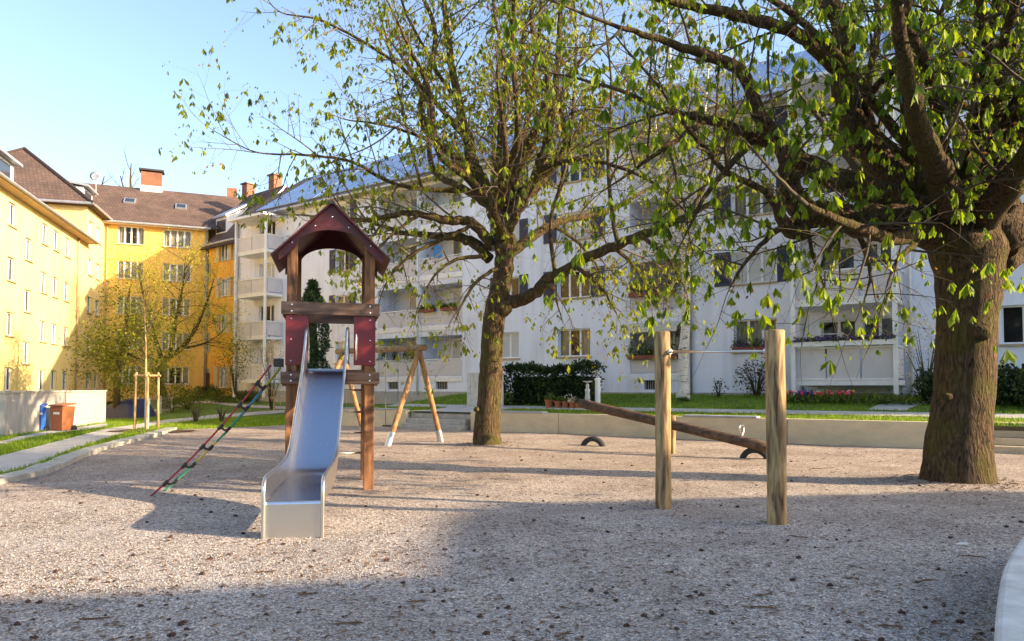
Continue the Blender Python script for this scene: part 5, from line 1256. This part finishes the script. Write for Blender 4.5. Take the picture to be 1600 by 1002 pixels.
# ---- wispy yellow-green tree before the yellow houses
PY = G(258, 640); YY = PY.y
def A4(px, py, dy=0, r=.1): return (at(px, py, YY+dy), r)
cfgy = [None, dict(len=(1.2, 3.2), dens=3.0, ang=(30, 75), r=.035, wander=.13, g=(-.05, .06), seg=.25), dict(len=(.5, 1.6), dens=3.6, ang=(30, 70), r=.014, wander=.15, g=(-.1, .06), seg=.2), dict(len=(.2, .6), dens=2.6, ang=(25, 60), r=.007, wander=.14, g=(-.1, .05), seg=.15)]
up_tree('wispy spreading tree with leaning trunk and thin yellow-green leaves before the yellow houses', 'leaning_tree', PY, 41,
        [[(PY+Vector((0, 0, -.2)), .32), (PY+Vector((0, 0, .2)), .25), A4(249, 590, 0, .22), A4(258, 562, 0, .2), A4(280, 548, 0, .16), A4(305, 515, -.3, .10), A4(322, 475, -.6, .06), A4(335, 435, -.8, .03)],
         [A4(255, 568, 0, .15), A4(240, 520, .2, .11), A4(225, 465, .4, .07), A4(215, 415, .5, .035)], [A4(265, 556, 0, .14), A4(275, 500, -.4, .1), A4(285, 450, -.7, .06), A4(290, 400, -1, .03)],
         [A4(285, 545, 0, .1), A4(315, 538, .6, .06), A4(340, 525, 1.0, .035), A4(358, 505, 1.3, .02)], [A4(252, 570, 0, .1), A4(215, 545, -.6, .07), A4(185, 520, -1, .035)]], cfgy, 0, 'leaf_yellow', .10, 'twig', 'bark_second', leafy=15, down=.3, leafspread=.34)
# ---- bushy darker tree left of it
PG = G(182, 655); YG = PG.y
def A5(px, py, dy=0, r=.1): return (at(px, py, YG+dy), r)
cfgg = [None, dict(len=(.9, 2.0), dens=4, ang=(40, 85), r=.03, wander=.13, g=(-.06, .02), seg=.25), dict(len=(.4, 1.1), dens=4.5, ang=(30, 70), r=.012, wander=.14, g=(-.08, .04), seg=.2), dict(len=(.2, .5), dens=3, ang=(25, 60), r=.006, wander=.14, g=(-.05, .05), seg=.15)]
up_tree('bushy green tree with flat leafy layers at the corner of the yellow houses', 'bushy_tree', PG, 43,
        [[(PG+Vector((0, 0, -.2)), .22), (PG+Vector((0, 0, .3)), .17), A5(184, 590, 0, .15), A5(192, 540, 0, .12), A5(200, 490, 0, .07), A5(203, 450, 0, .03)],
         [A5(188, 560, 0, .1), A5(165, 545, .3, .07), A5(140, 548, .5, .04)], [A5(192, 545, 0, .1), A5(218, 520, -.4, .07), A5(235, 500, -.6, .03)], [A5(190, 550, 0, .1), A5(205, 555, -.6, .07), A5(228, 565, -1, .03)]], cfgg, 0, 'leaf_green', .13, 'twig', 'bark_second', leafy=22, down=.1, leafspread=.28)
# ---- hazy bare tree beyond the roofs
PH = at(205, 600, 75)
def A6(px, py, r=.1): return (at(px, py, 75), r)
cfgh = [None, dict(len=(2, 4), dens=.8, ang=(20, 50), r=.06, wander=.1, g=(.02, .08), seg=.5), dict(len=(1, 2), dens=1.2, ang=(20, 50), r=.03, wander=.1, g=(0, .05), seg=.4)]
up_tree('thin bare tree rising beyond the brown roof beside the wide chimney', 'bare_tree', (PH.x, PH.y, 0), 47, [[(Vector((PH.x, PH.y, -.3)), .4), A6(206, 400, .3), A6(205, 320, .2), A6(204, 285, .1), A6(205, 255, .04)], [A6(205, 330, .2), A6(195, 300, .1), A6(188, 275, .04)], [A6(205, 330, .2), A6(160, 310, .1), A6(163, 275, .04)]], cfgh, 0, 'twig', .12, 'twig', 'bark_second', leafy=1)

# ================================================================ PLANTS, BINS AND SMALL THINGS
def shell(rg, n, rx, ry, rz, lump=.25, inner=.35, low=.0):
    d = rg.normal(size=(n, 3)); d /= np.linalg.norm(d, axis=1)[:, None]
    ph = rg.uniform(0, 6.28, 6)
    k = 1+lump*(np.sin(d[:, 0]*4+ph[0])*np.sin(d[:, 1]*4+ph[1])+.6*np.sin(d[:, 2]*6+ph[2])*np.sin(d[:, 0]*7+ph[3]))
    r = k*(inner+(1-inner)*rg.random(n)**.5)
    C = d*r[:, None]*np.array([rx, ry, rz]); C[:, 2] = C[:, 2]+rz*(1-low); C = C[C[:, 2] > .02]; return C
def bush(name, label, p, rx, ry, rz, n, leaf, size, seed, stems=7, stem='twig', cat='shrub', group=None, flowers=None, nf=0, asp=.5, inner=.3, low=.1, lump=.25):
    rg = np.random.default_rng(seed); t = thing(name, label, cat, p, 0, group)
    C = shell(rg, n, rx, ry, rz, lump, inner, low); V, F = leafquads(C, len(C), size, rg, .1, asp); o = npmesh('foliage', V, F, leaf); o.parent = t
    q = MB(); rr = random.Random(seed)
    for k in range(stems):
        a = rr.uniform(0, 6.28); u = rr.uniform(.3, .85); e = Vector((math.cos(a)*rx*u, math.sin(a)*ry*u, rz*rr.uniform(1.0, 1.75)))
        q.tube([(e.x*.08, e.y*.08, -.1), (e.x*.4, e.y*.4, e.z*.5), tuple(e)], [.028, .018, .006], 5)
    q.build('stems', stem, t)
    if flowers:
        C = shell(rg, nf, rx, ry, rz, lump, .75, low); V, F = leafquads(C, len(C), size*.9, rg, 0, .9); o = npmesh('blossoms', V, F, flowers); o.parent = t
    return t
# clipped dark hedge
h0, h1 = G(786, 628), G(929, 627)
dirh = EX; Lh = 0
ch = at(858, 628, 28.6); zh = H(ch.x, ch.y)
def hedge(label, px0, px1, pyb, pyt, Y, depth, seed, n, leaf='leaf_hedge', name='hedge'):
    a = at(px0, pyb, Y); k = (px1-800)/FOC; d = ray(px1, pyb); kk = d.x/d.y
    u = (kk*a.y-a.x)/(EX.x-kk*EX.y); z0 = H(a.x, a.y)-.05; top = at(px0, pyt, Y).z
    t = thing(name, label, 'hedge', (a.x, a.y, z0), ANG); rg = np.random.default_rng(seed); hh = top-z0
    C = rg.random((n, 3)); f = rg.integers(0, 4, n); C[:, 1] = np.where(f == 0, rg.random(n)*.12, C[:, 1]); C[:, 1] = np.where(f == 1, rg.random(n)*.3, C[:, 1]); C[:, 2] = np.where(f == 2, 1-rg.random(n)*.12, C[:, 2])
    C = C*np.array([u, depth, hh]); bump = .12*np.sin(C[:, 0]*2.1)+.07*np.sin(C[:, 0]*5.3+1); C[:, 2] *= 1+bump*.4*(C[:, 2]/hh); C[:, 1] += -.1*np.sin(C[:, 0]*3.1+C[:, 2]*2)
    V, F = leafquads(C, n, .15, rg, .15, .45); o = npmesh('foliage', V, F, leaf); o.parent = t
    m = MB(); m.box((.3, .35, 0), (u-.35, depth-.2, hh*.72)); m.build('stems', 'core', t); return t  # solid dark box added to fill the hedge's inside, no separate stems
hedge('dense dark laurel hedge right of the middle trunk with flower pots before it', 785, 930, 629, 572, 29.0, .9, 61, 6500)
bush('evergreen_bush', 'dark rounded evergreen bush behind the right side of the big trunk', G(1580, 636), .75, .7, .68, 2600, 'leaf_hedge', .13, 62, group=None)
bush('evergreen_bush', 'dark evergreen bush peeking out left of the big trunk', G(1455, 632), .45, .45, .60, 1300, 'leaf_hedge', .12, 63)
bush('evergreen_bush', 'dark evergreen bush cut by the right edge of the picture', G(1640, 640), .9, .8, .7, 2200, 'leaf_hedge', .13, 64)
bush('flowering_shrub', 'loose reddish leafed shrub under the ground floor window behind the high bar', G(1182, 620), .95, .6, .82, 750, 'leaf_red', .10, 65, stems=16, inner=.2)
bush('flowering_shrub', 'small sparse reddish seedling shrub left of the larger reddish shrub', G(1123, 622), .32, .3, .42, 120, 'leaf_red', .09, 66, stems=6)
bush('flowering_shrub', 'white flowering magnolia beside the big trunk below the balcony', G(1448, 628), .8, .6, 1.35, 120, 'leaf_shrub', .08, 67, stems=14, flowers='blossom', nf=330, low=-.1)
bush('flowering_shrub', 'white flowering bush left of the tower above the rope ladder', G(424, 640), .85, .7, 1.95, 200, 'leaf_shrub', .09, 68, stems=14, flowers='blossom', nf=420, low=-.15)
bush('climbing_shrub', 'bright green climbing shrub on the ground floor balcony at the far left block', on_wall(sx(402), -1.6, 1.2), 1.2, .5, 1.5, 700, 'leaf_shrub', .12, 69, stems=8, low=-.3)
for k, (px, py, rx, rz, lab, lf) in enumerate([
    (292, 640, 1.1, .75, 'low yellow-green shrub on the lawn before the yellow wall', 'leaf_shrub'), (345, 630, 1.3, .55, 'spreading low green shrub under the deep yellow wall', 'leaf_shrub'),
    (325, 622, 1.0, .5, 'dark clipped shrub in front of the pale shuttered ground floor window', 'leaf_hedge'), (270, 645, 1.3, 1.0, 'brownish green bush right of the leaning trunk', 'leaf_green'), (205, 648, 1.5, 1.2, 'large dark bush behind the navy tarpaulin', 'leaf_green'),
    (390, 628, 1.0, .4, 'low bright green shrub near the yellow house downpipe', 'leaf_shrub')]):
    bush('garden_shrub', lab, G(px, py), rx, rx*.7, rz, 1300, lf, .11, 70+k)
for k, (px, py) in enumerate(((305, 662), (346, 660), (480, 652))):
    bush('young_shrub', ['thin twiggy young shrub on the lawn left of the rope ladder', 'thin twiggy young shrub on the lawn behind the rope ladder', 'thin twiggy young shrub on the lawn beyond the tower'][k], G(px, py), .45, .45, .45, 130, 'leaf_shrub', .06, 80+k, stems=16)
# cypress
HA = at(785, 629, 29.0)
def before_hedge(px, out=.4):
    k = ray(px, 628).x/ray(px, 628).y; o_ = HA-Vector((EY.x, EY.y, 0))*out; u = (k*o_.y-o_.x)/(EX.x-k*EX.y); p = o_+Vector((EX.x, EX.y, 0))*u; return Vector((p.x, p.y, H(p.x, p.y)))
def cypress(label, px, pyb, pyt, Y, rad, seed):
    p = at(px, pyb, Y); p.z = H(p.x, p.y)-.05; top = at(px, pyt, Y).z; hh = top-p.z; rg = np.random.default_rng(seed); n = 7500
    t = thing('cypress', label, 'tree', p); z = rg.random(n)**.9; pr = rad*np.minimum(1, (1-z)*3.2+.12)*np.minimum(1, .55+z*2)*(1+.14*np.sin(z*23+1)+.1*np.sin(z*41))
    a = rg.random(n)*6.283; rr = pr*(.55+.45*rg.random(n)**.5); C = np.stack([np.cos(a)*rr, np.sin(a)*rr, z*hh], 1); V, F = leafquads(C, n, .2, rg, -.8, .32); o = npmesh('foliage', V, F, 'leaf_cypress'); o.parent = t
    m = MB(); m.tube([(0, 0, -.2), (0, 0, hh*.5), (0, 0, hh*.93)], [rad*.42, rad*.4, .04], 8); m.build('trunk', 'core', t)
cypress('tall dark green cypress seen through the play tower', 487, 622, 441, 36.5, .8, 90)
# ivy hanging on the loggia column by the birch
C = ng.normal(0, 1, (900, 3))*np.array([.8, .12, .75]); V, F = leafquads(C, 900, .13, ng, .5); pI = on_wall(sx(1028), -.25, 6.35); o = npmesh('hanging_plant', V, F, 'leaf_birch', None, loc=(0, 0, 0)); o.location = pI; o.rotation_euler = (0, 0, ANG)
tag(o, 'yellow-green trailing plant over the first floor loggia above the awning', 'plant')
# staked sapling
ps = G(229, 672); t = thing('staked_sapling', 'young sapling tied inside a tripod of pale wooden stakes', 'sapling', ps)
T = Tree(51); YS = ps.y
def A7(px, py, r=.1): return (at(px, py, YS), r)
cfgs = [None, dict(len=(1.2, 2.9), dens=9, ang=(12, 35), r=.012, wander=.07, g=(.03, .1), seg=.2, up=1), dict(len=(.25, .7), dens=3.5, ang=(20, 45), r=.005, wander=.1, g=(0, .06), seg=.15)]
pts, rad = T.limb([(ps+Vector((0, 0, -.1)), .06), (ps+Vector((0, 0, .4)), .05), A7(228, 600, .04), A7(228, 545, .026), A7(227, 515, .014), A7(226, 480, .007), A7(226, 450, .003)], jit=.02); T.spawn(pts, rad, 1, cfgs, .42)
C = np.array([tuple(a) for a, d, l in T.tips]); C = np.repeat(C, 3, 0)+ng.normal(0, .08, (len(C)*3, 3)); V, F = leafquads(C, len(C), .07, ng, .2)
finish(T, t, 'stake', 'twig_pale', 'leaf_yellow', V, F)
cs = []
for (dx, dy) in ((-.33, -.2), (-.12, .28), (.16, -.3), (.33, .16)):
    q = MB(); q.tube([(ps.x+dx, ps.y+dy, -.2), (ps.x+dx*.92, ps.y+dy*.92, 2.05)], .045, 8); q.build('stake', 'stake', t, world=True); cs.append(Vector((ps.x+dx*.93, ps.y+dy*.93, 1.93)))
for a, b in ((0, 1), (1, 3), (3, 2), (2, 0)):
    q = MB(); d = (cs[b]-cs[a]).normalized(); q.tube([cs[a]-d*.1, cs[b]+d*.1], .036, 8); q.build('cross_rail', 'stake', t, world=True)
q = MB(); q.tube([(ps.x, ps.y, .02), (ps.x, ps.y, 1.1)], .07, 10); q.build('trunk_guard', 'white_paint', t, world=True)
mp = G(225, 676, 0); sheet('mulch_bed', [(mp.x+1.5*math.cos(a*.449)*1.0, mp.y+.9*math.sin(a*.449)+.5) for a in range(14)], .2, lambda x, y: H(x, y)+.03+.04*noise.noise((x*2, y*2, 0)), 'mulch')
for px, h in ((338, 0), (553, 0)):
    pass
# stake beside the rope ladder and post right of the hedge
q = MB(); p = G(428, 642); q.tube([(0, 0, -.2), (0, 0, 1.15)], .05, 8); o = q.build('wooden_stake', 'stake'); o.location = p; tag(o, 'single pale wooden stake on the lawn just left of the tower', 'stake')
q = MB(); p = before_hedge(934, .1); q.lathe((0, 0, 0), [(.10, -.1), (.10, 1.0), (.115, 1.0), (.115, 1.06), (.06, 1.1)], 14); o = q.build('bollard', 'white_paint', smooth=False); o.location = p; tag(o, 'white bollard post at the right end of the dark hedge', 'bollard')
# small statue
p = before_hedge(918, .45); t = thing('garden_statue', 'small weathered grey statue on a pedestal at the hedge end', 'statue', p)
q = MB(); q.lathe((0, 0, 0), [(.14, -.05), (.14, .06), (.09, .09), (.08, .22), (.12, .26), (.12, .3)], 12); q.build('pedestal', 'pale_concrete', t)
q = MB(); q.lathe((0, 0, .3), [(.08, 0), (.10, .1), (.075, .24), (.09, .33), (.1, .4), (.04, .45), (.065, .5), (.06, .58), (.02, .62)], 12); q.build('figure', 'pale_concrete', t, smooth=True)
q = MB(); q.lathe((0, 0, .93), [(.03, 0), (.17, .05), (.18, .08), (.05, .06)], 12); q.build('bowl', 'pale_concrete', t)
for k, px in enumerate((858, 872, 884, 895, 903)):
    p = before_hedge(px, .5); t = thing('flower_pot', ['large orange terracotta pot, leftmost of the row before the hedge', 'medium terracotta pot beside the large orange one', 'terracotta pot in the middle of the row before the hedge', 'terracotta pot with a white flowering plant before the hedge', 'small terracotta pot nearest the statue'][k], 'flower pot', p, 0, 'terracotta pots along the hedge')
    r = [.17, .15, .14, .14, .12][k]; q = MB(); q.lathe((0, 0, 0), [(r*.7, -.02), (r*.92, r*1.5), (r*1.06, r*1.5), (r*1.06, r*1.8), (r*.9, r*1.8), (r*.85, r*1.6)], 12); q.build('pot', 'terracotta', t)
    C = ng.normal(0, r*.6, (90, 3)); C[:, 2] = abs(C[:, 2])+r*1.8; V, F = leafquads(C, 90, .09, ng); o = npmesh('plant', V, F, 'blossom' if k == 3 else 'leaf_shrub'); o.parent = t
# grooved grey wall panel left of the middle trunk
p = G(738, 637); p.z = H(p.x, p.y)
t = thing('screen_wall', 'pale grey grooved concrete screen half hidden by the middle trunk', 'wall', p, ANG); q = MB()
for k in range(9): q.box((-.28+k*.19, 0, -.2), (-.28+k*.19+.18, .16, at(738, 583, p.y).z-p.z))
q.build('panel', 'pale_concrete', t)
# tulip bed and dark planter
cols_ = [('tulip_red', 'red tulip in the bed under the white terrace'), ('tulip_pink', 'pink tulip in the bed under the white terrace'), ('tulip_yellow', 'yellow tulip in the bed under the white terrace'), ('tulip_white', 'white tulip in the bed under the white terrace')]
protos = {}
for k in range(34):
    ci = rnd.choice([0, 0, 0, 1, 1, 2, 3]); px = rnd.uniform(1248, 1355); p = on_wall(s_of(px), rnd.uniform(-3.3, -2.4), 0); z = H(p[0], p[1])
    if ci not in protos:
        t = thing('tulip', cols_[ci][1], 'tulip', (p[0], p[1], z), 0, 'tulips in the bed under the terrace, '+cols_[ci][0].split('_')[1])
        q = MB(); q.lathe((0, 0, .30), [(.012, 0), (.045, .035), (.048, .07), (.035, .11), (.02, .10)], 8); q.build('flower', cols_[ci][0], t)
        q = MB(); q.tube([(0, 0, -.03), (0, 0, .31)], .008, 5)
        for a in (0, 2, 4): q.quad((0, 0, 0), (.05*math.cos(a), .05*math.sin(a), .12), (.11*math.cos(a), .11*math.sin(a), .26), (.05*math.cos(a+.5), .05*math.sin(a+.5), .13))
        q.build('stem', 'leaf_shrub', t); protos[ci] = t
    else: dup(protos[ci], (p[0], p[1], z), rnd.uniform(0, 6))
C = np.stack([ng.uniform(-.1, 4.4, 1900), ng.normal(0, .35, 1900), abs(ng.normal(0, .11, 1900))], 1); V, F = leafquads(C, 1900, .16, ng, -.8, .3); o = npmesh('bed_foliage', V, F, 'leaf_shrub'); p = on_wall(s_of(1243), -2.85, 0); o.location = (p[0], p[1], H(p[0], p[1])); o.rotation_euler = (0, 0, ANG); o['kind'] = 'stuff'
p = G(1259, 630); t = thing('planter', 'square black planter with violet flowers on the lawn before the tulips', 'planter', p, ANG)
q = MB(); q.prism([(-.26, -.2, 0), (.26, -.2, 0), (.26, .2, 0), (-.26, .2, 0)], (0, 0, .3)); q.build('box', 'black', t, bevel=.02)
C = np.stack([ng.uniform(-.22, .22, 160), ng.uniform(-.18, .18, 160), .3+abs(ng.normal(0, .06, 160))], 1); V, F = leafquads(C, 160, .07, ng, asp=.9); o = npmesh('flowers', V, F, 'purple'); o.parent = t
# wall around the bins and the two bins
wa, wbp = G(5, 683, 0), G(165, 661, 0)
dw = (wbp-wa); Lw = dw.length; aw = math.atan2(dw.y, dw.x)
t = thing('bin_wall', 'pale board-marked concrete wall around the bin yard at the left', 'wall', (wa.x, wa.y, 0), aw)
q = MB()
for k in range(18): q.box((Lw*k/18+.004, 0, -.2), (Lw*(k+1)/18-.004, .22, 1.33))
q.build('panel', 'stone_wall', t); q = MB(); q.box((-.03, -.03, 1.334), (Lw+.03, .25, 1.40)); q.build('coping', 'kerb', t)
q = MB(); q.box((0, .224, -.2), (.2, 4.5, 1.33)); q.build('side_wall', 'stone_wall', t)
def bin_(label, px0, px1, pyb, pyt, m_):
    p = G((px0+px1)/2, pyb, 0); w = (px1-px0)/FOC*p.y*.82; h = (pyb-pyt)/FOC*p.y; t = thing('wheelie_bin', label, 'bin', (p.x, p.y, 0), R(-8)); d = w*1.15
    q = MB(); a, b = w*.42, w*.5
    V_ = [(-a, -d*.42, .04), (a, -d*.42, .04), (a, d*.42, .04), (-a, d*.42, .04), (-b, -d*.5, h*.9), (b, -d*.5, h*.9), (b, d*.5, h*.9), (-b, d*.5, h*.9)]; q.v = V_; q.f = [(0, 3, 2, 1), (4, 5, 6, 7), (0, 1, 5, 4), (1, 2, 6, 5), (2, 3, 7, 6), (3, 0, 4, 7)]; q.build('body', m_, t, bevel=.03)
    q = MB(); q.prism([(-b-.03, -d*.54, h*.9+.003), (b+.03, -d*.54, h*.9+.003), (b+.03, d*.54, h*.97), (-b-.03, d*.54, h*.97)], (0, 0, .05)); q.build('lid', m_, t, bevel=.015)
    q = MB(); q.box((-.11, -d*.47-.012, h*.62), (.11, -d*.47+.02, h*.70)); q.build('label', 'paper', t)
    for s_ in (-1, 1):
        q = MB(); q.tube([(s_*(b+.005), d*.4, .1), (s_*(b+.05), d*.4, .1)], .1, 12); q.build('wheel', 'black', t)
bin_('brown wheelie bin standing against the pale bin wall', 83, 111, 674, 631, 'bin_brown'); bin_('narrow blue bin left of the brown one', 59, 70, 675, 632, 'bin_blue')
# navy tarpaulin
p = G(186, 655, 0); q = MB(); nx, ny = 18, 12; rr = random.Random(4); wX, wY = 58/FOC*p.y, 2.2
for j in range(ny+1):
    for i in range(nx+1):
        u, v = i/nx*2-1, j/ny*2-1; e = max(0, 1-max(abs(u), abs(v))**5); z = (.78+.22*math.sin(u*2.2+.6)-.1*u+.12*noise.noise((u*2.3, v*2.3, 1)))*e*1.0+.02
        q.v.append((u*wX/2*(1+.05*noise.noise((u*3, v*3, 5))), v*wY/2, max(.0, z)))
for j in range(ny):
    for i in range(nx): a = j*(nx+1)+i; q.f.append((a, a+1, a+nx+2, a+nx+1))
o = q.build('tarpaulin', 'tarp', smooth=True); o.location = (p.x, p.y+.8, 0); tag(o, 'navy tarpaulin sheet draped over a low heap beside the bin wall', 'tarpaulin')
# wire fence behind the sapling
p0, p1 = G(215, 650), G(268, 645); t = thing('wire_fence', 'low wire mesh fence with pale posts behind the sapling', 'fence', p0)
for k in range(4):
    a = p0+(p1-p0)*k/3; q = MB(); q.tube([(a.x, a.y, H(a.x, a.y)-.1), (a.x, a.y, H(a.x, a.y)+1.0)], .035, 6); q.build('post', 'pale_concrete', t, world=True)
q = MB()
for k in range(9): q.tube([p0+Vector((0, 0, .1+k*.1)), p1+Vector((0, 0, .1+k*.1))], .004, 3)
for k in range(40): a = p0+(p1-p0)*k/39; q.tube([a+Vector((0, 0, .05)), a+Vector((0, 0, .95))], .004, 3)
q.build('mesh', 'pipe', t, world=True)

# ---- loose stuff on the ground
rg = np.random.default_rng(77)
OCT = np.array([(1, 0, 0), (-1, 0, 0), (0, 1, 0), (0, -1, 0), (0, 0, 1), (0, 0, -1)], float); OF = np.array([(0, 2, 4), (2, 1, 4), (1, 3, 4), (3, 0, 4), (2, 0, 5), (1, 2, 5), (3, 1, 5), (0, 3, 5)])
n = 56000; Yp = 2.7/(1-rg.random(n)*.72); Xp = (rg.random(n)*2-1)*.76*Yp
ok = np.array([inpoly(x, y, GRAVEL) for x, y in zip(Xp, Yp)]); Xp, Yp = Xp[ok], Yp[ok]; n = len(Xp)
s = rg.uniform(.0032, .0085, n)*(1+.06*Yp); an = rg.random(n)*6.283; fl = rg.uniform(.45, .9, n); el = rg.uniform(.7, 1.4, n)
V = OCT[None]*rg.uniform(.75, 1.25, (n, 6, 1)); V = V*np.stack([s*el, s, s*fl], 1)[:, None]; c_, s_ = np.cos(an)[:, None], np.sin(an)[:, None]
X = V[:, :, 0]*c_-V[:, :, 1]*s_; Y = V[:, :, 0]*s_+V[:, :, 1]*c_; zz = np.array([gz(x, y) for x, y in zip(Xp, Yp)])
V = np.stack([X+Xp[:, None], Y+Yp[:, None], V[:, :, 2]+(zz+s*.15)[:, None]], 2).reshape(-1, 3); F = (OF[None]+np.arange(n)[:, None, None]*6).reshape(-1, 3)
o = npmesh('loose_gravel', V, F, 'pebble'); o['kind'] = 'stuff'
q = MB()
for k in range(620):
    y = 3.0/(1-rnd.random()*.85); x = rnd.uniform(-.75, .75)*y
    if not inpoly(x, y, GRAVEL): continue
    r = rnd.choice([.006, .008, .009, .011, .014, .019])*(1+.02*y); q.blob((x, y, gz(x, y)+r*.4), r, (1.2, 1, .7), rnd, .4, 6)
o = q.build('fallen_husks', 'husk'); o['kind'] = 'stuff'
q = MB()
for k in range(6500):
    y = 3.0/(1-rnd.random()*.86); x = rnd.uniform(-.76, .76)*y
    if not inpoly(x, y, GRAVEL): continue
    if noise.noise((x*.5, y*.5, 4))+.15*(x > 2) < rnd.uniform(-.45, .35): continue
    a = rnd.uniform(0, 6.28); L = rnd.uniform(.008, .032)*(1+.05*y); w = L*rnd.uniform(.15, .45); ca, sa = math.cos(a), math.sin(a); z = gz(x, y)+.006
    q.quad((x-ca*L, y-sa*L, z), (x+sa*w, y-ca*w, z+.008), (x+ca*L, y+sa*L, z+.004), (x-sa*w, y+ca*w, z+.01))
for b, rr0, nn_ in ((B1, .55, 420), (B2, .42, 260)):
    for k in range(nn_):
        a = rnd.uniform(0, 6.28); d_ = rr0+abs(rnd.gauss(0, .28)); x, y = b.x+d_*math.cos(a), b.y+d_*math.sin(a); z = gz(x, y)+.008; L = rnd.uniform(.015, .04); w = L*.4; ca, sa = math.cos(a*7), math.sin(a*7)
        q.quad((x-ca*L, y-sa*L, z), (x+sa*w, y-ca*w, z+.01), (x+ca*L, y+sa*L, z+.006), (x-sa*w, y+ca*w, z+.012))
o = q.build('leaf_litter', 'fallen'); o['kind'] = 'stuff'
for k, (px, py, L, a) in enumerate([(1185, 951, .22, 175), (1195, 932, .14, 20), (1440, 908, .18, 25), (1330, 905, .12, 160), (150, 966, .22, 12), (540, 975, .22, 190), (480, 930, .12, 30), (415, 897, .18, 14), (1245, 842, .2, 160), (1285, 733, .5, 15), (650, 940, .13, 200), (1520, 870, .2, 150), (880, 995, .15, 40), (1390, 980, .16, 170)]):
    p = G(px, py, 0); a = R(a); q = MB(); d = Vector((math.cos(a), math.sin(a), 0)); pp = []
    for j in range(6): pp.append((d.x*L*(j/5-.5)+rnd.gauss(0, .006), d.y*L*(j/5-.5)+rnd.gauss(0, .006), .008+rnd.uniform(0, .008)))
    q.tube(pp, [.006, .007, .006, .006, .005, .003], 5); b = Vector(pp[3]); q.tube([b, b+Vector((d.y*.05+d.x*.03, -d.x*.05+d.y*.03, .005))], [.004, .002], 4)
    o = q.build('fallen_twig', 'fallen'); o.location = (p.x, p.y, gz(p.x, p.y)); tag(o, 'thin brown twig lying on the gravel', 'twig', 'twigs fallen on the gravel')
p = G(1503, 852, 0); q = MB(); q.quad((-.06, -.02, .012), (.05, -.03, .014), (.06, .02, .03), (0, .035, .018), (-.05, .02, .014)); o = q.build('paper_scrap', 'paper'); o.location = (p.x, p.y, gz(p.x, p.y)); o.modifiers.new('s', 'SOLIDIFY').thickness = .002; tag(o, 'white scrap of paper on the gravel near the curved wall', 'paper scrap')
# grass blades
def grass(name, gen, n, seed, h=(.05, .13), w=.012, avoid=True):
    rg = np.random.default_rng(seed); P = []
    while len(P) < n:
        x, y = gen(rg)
        if avoid and any(inpoly(x, y, q_) for q_ in PATHS): continue
        P.append((x, y, H(x, y)))
    P = np.array(P); n = len(P); hh = rg.uniform(*h, n); a = rg.random(n)*6.283; ln = rg.normal(0, .035, (n, 2)); u = np.stack([np.cos(a), np.sin(a)], 1)*w
    V = np.zeros((n, 3, 3)); V[:, 0, :2] = P[:, :2]-u; V[:, 1, :2] = P[:, :2]+u; V[:, 2, :2] = P[:, :2]+ln; V[:, :2, 2] = P[:, 2:3]-.01; V[:, 2, 2] = P[:, 2]+hh
    o = npmesh(name, V.reshape(-1, 3), np.arange(n*3).reshape(n, 3), 'blade'); o['kind'] = 'stuff'
def gb(rg):
    q_, w_ = rg.uniform(-8.2, 19), rg.random()**1.5*9+.3; p = wp(q_, w_); return p.x, p.y
grass('grass', gb, 52000, 1)
LP = LEFT
def gl(rg):
    while True:
        y = rg.uniform(10, 36); x = rg.uniform(-.75, -.2)*y
        if x > -26 and inpoly(x, y, LP): return x, y
grass('grass', gl, 46000, 2, w=.011)
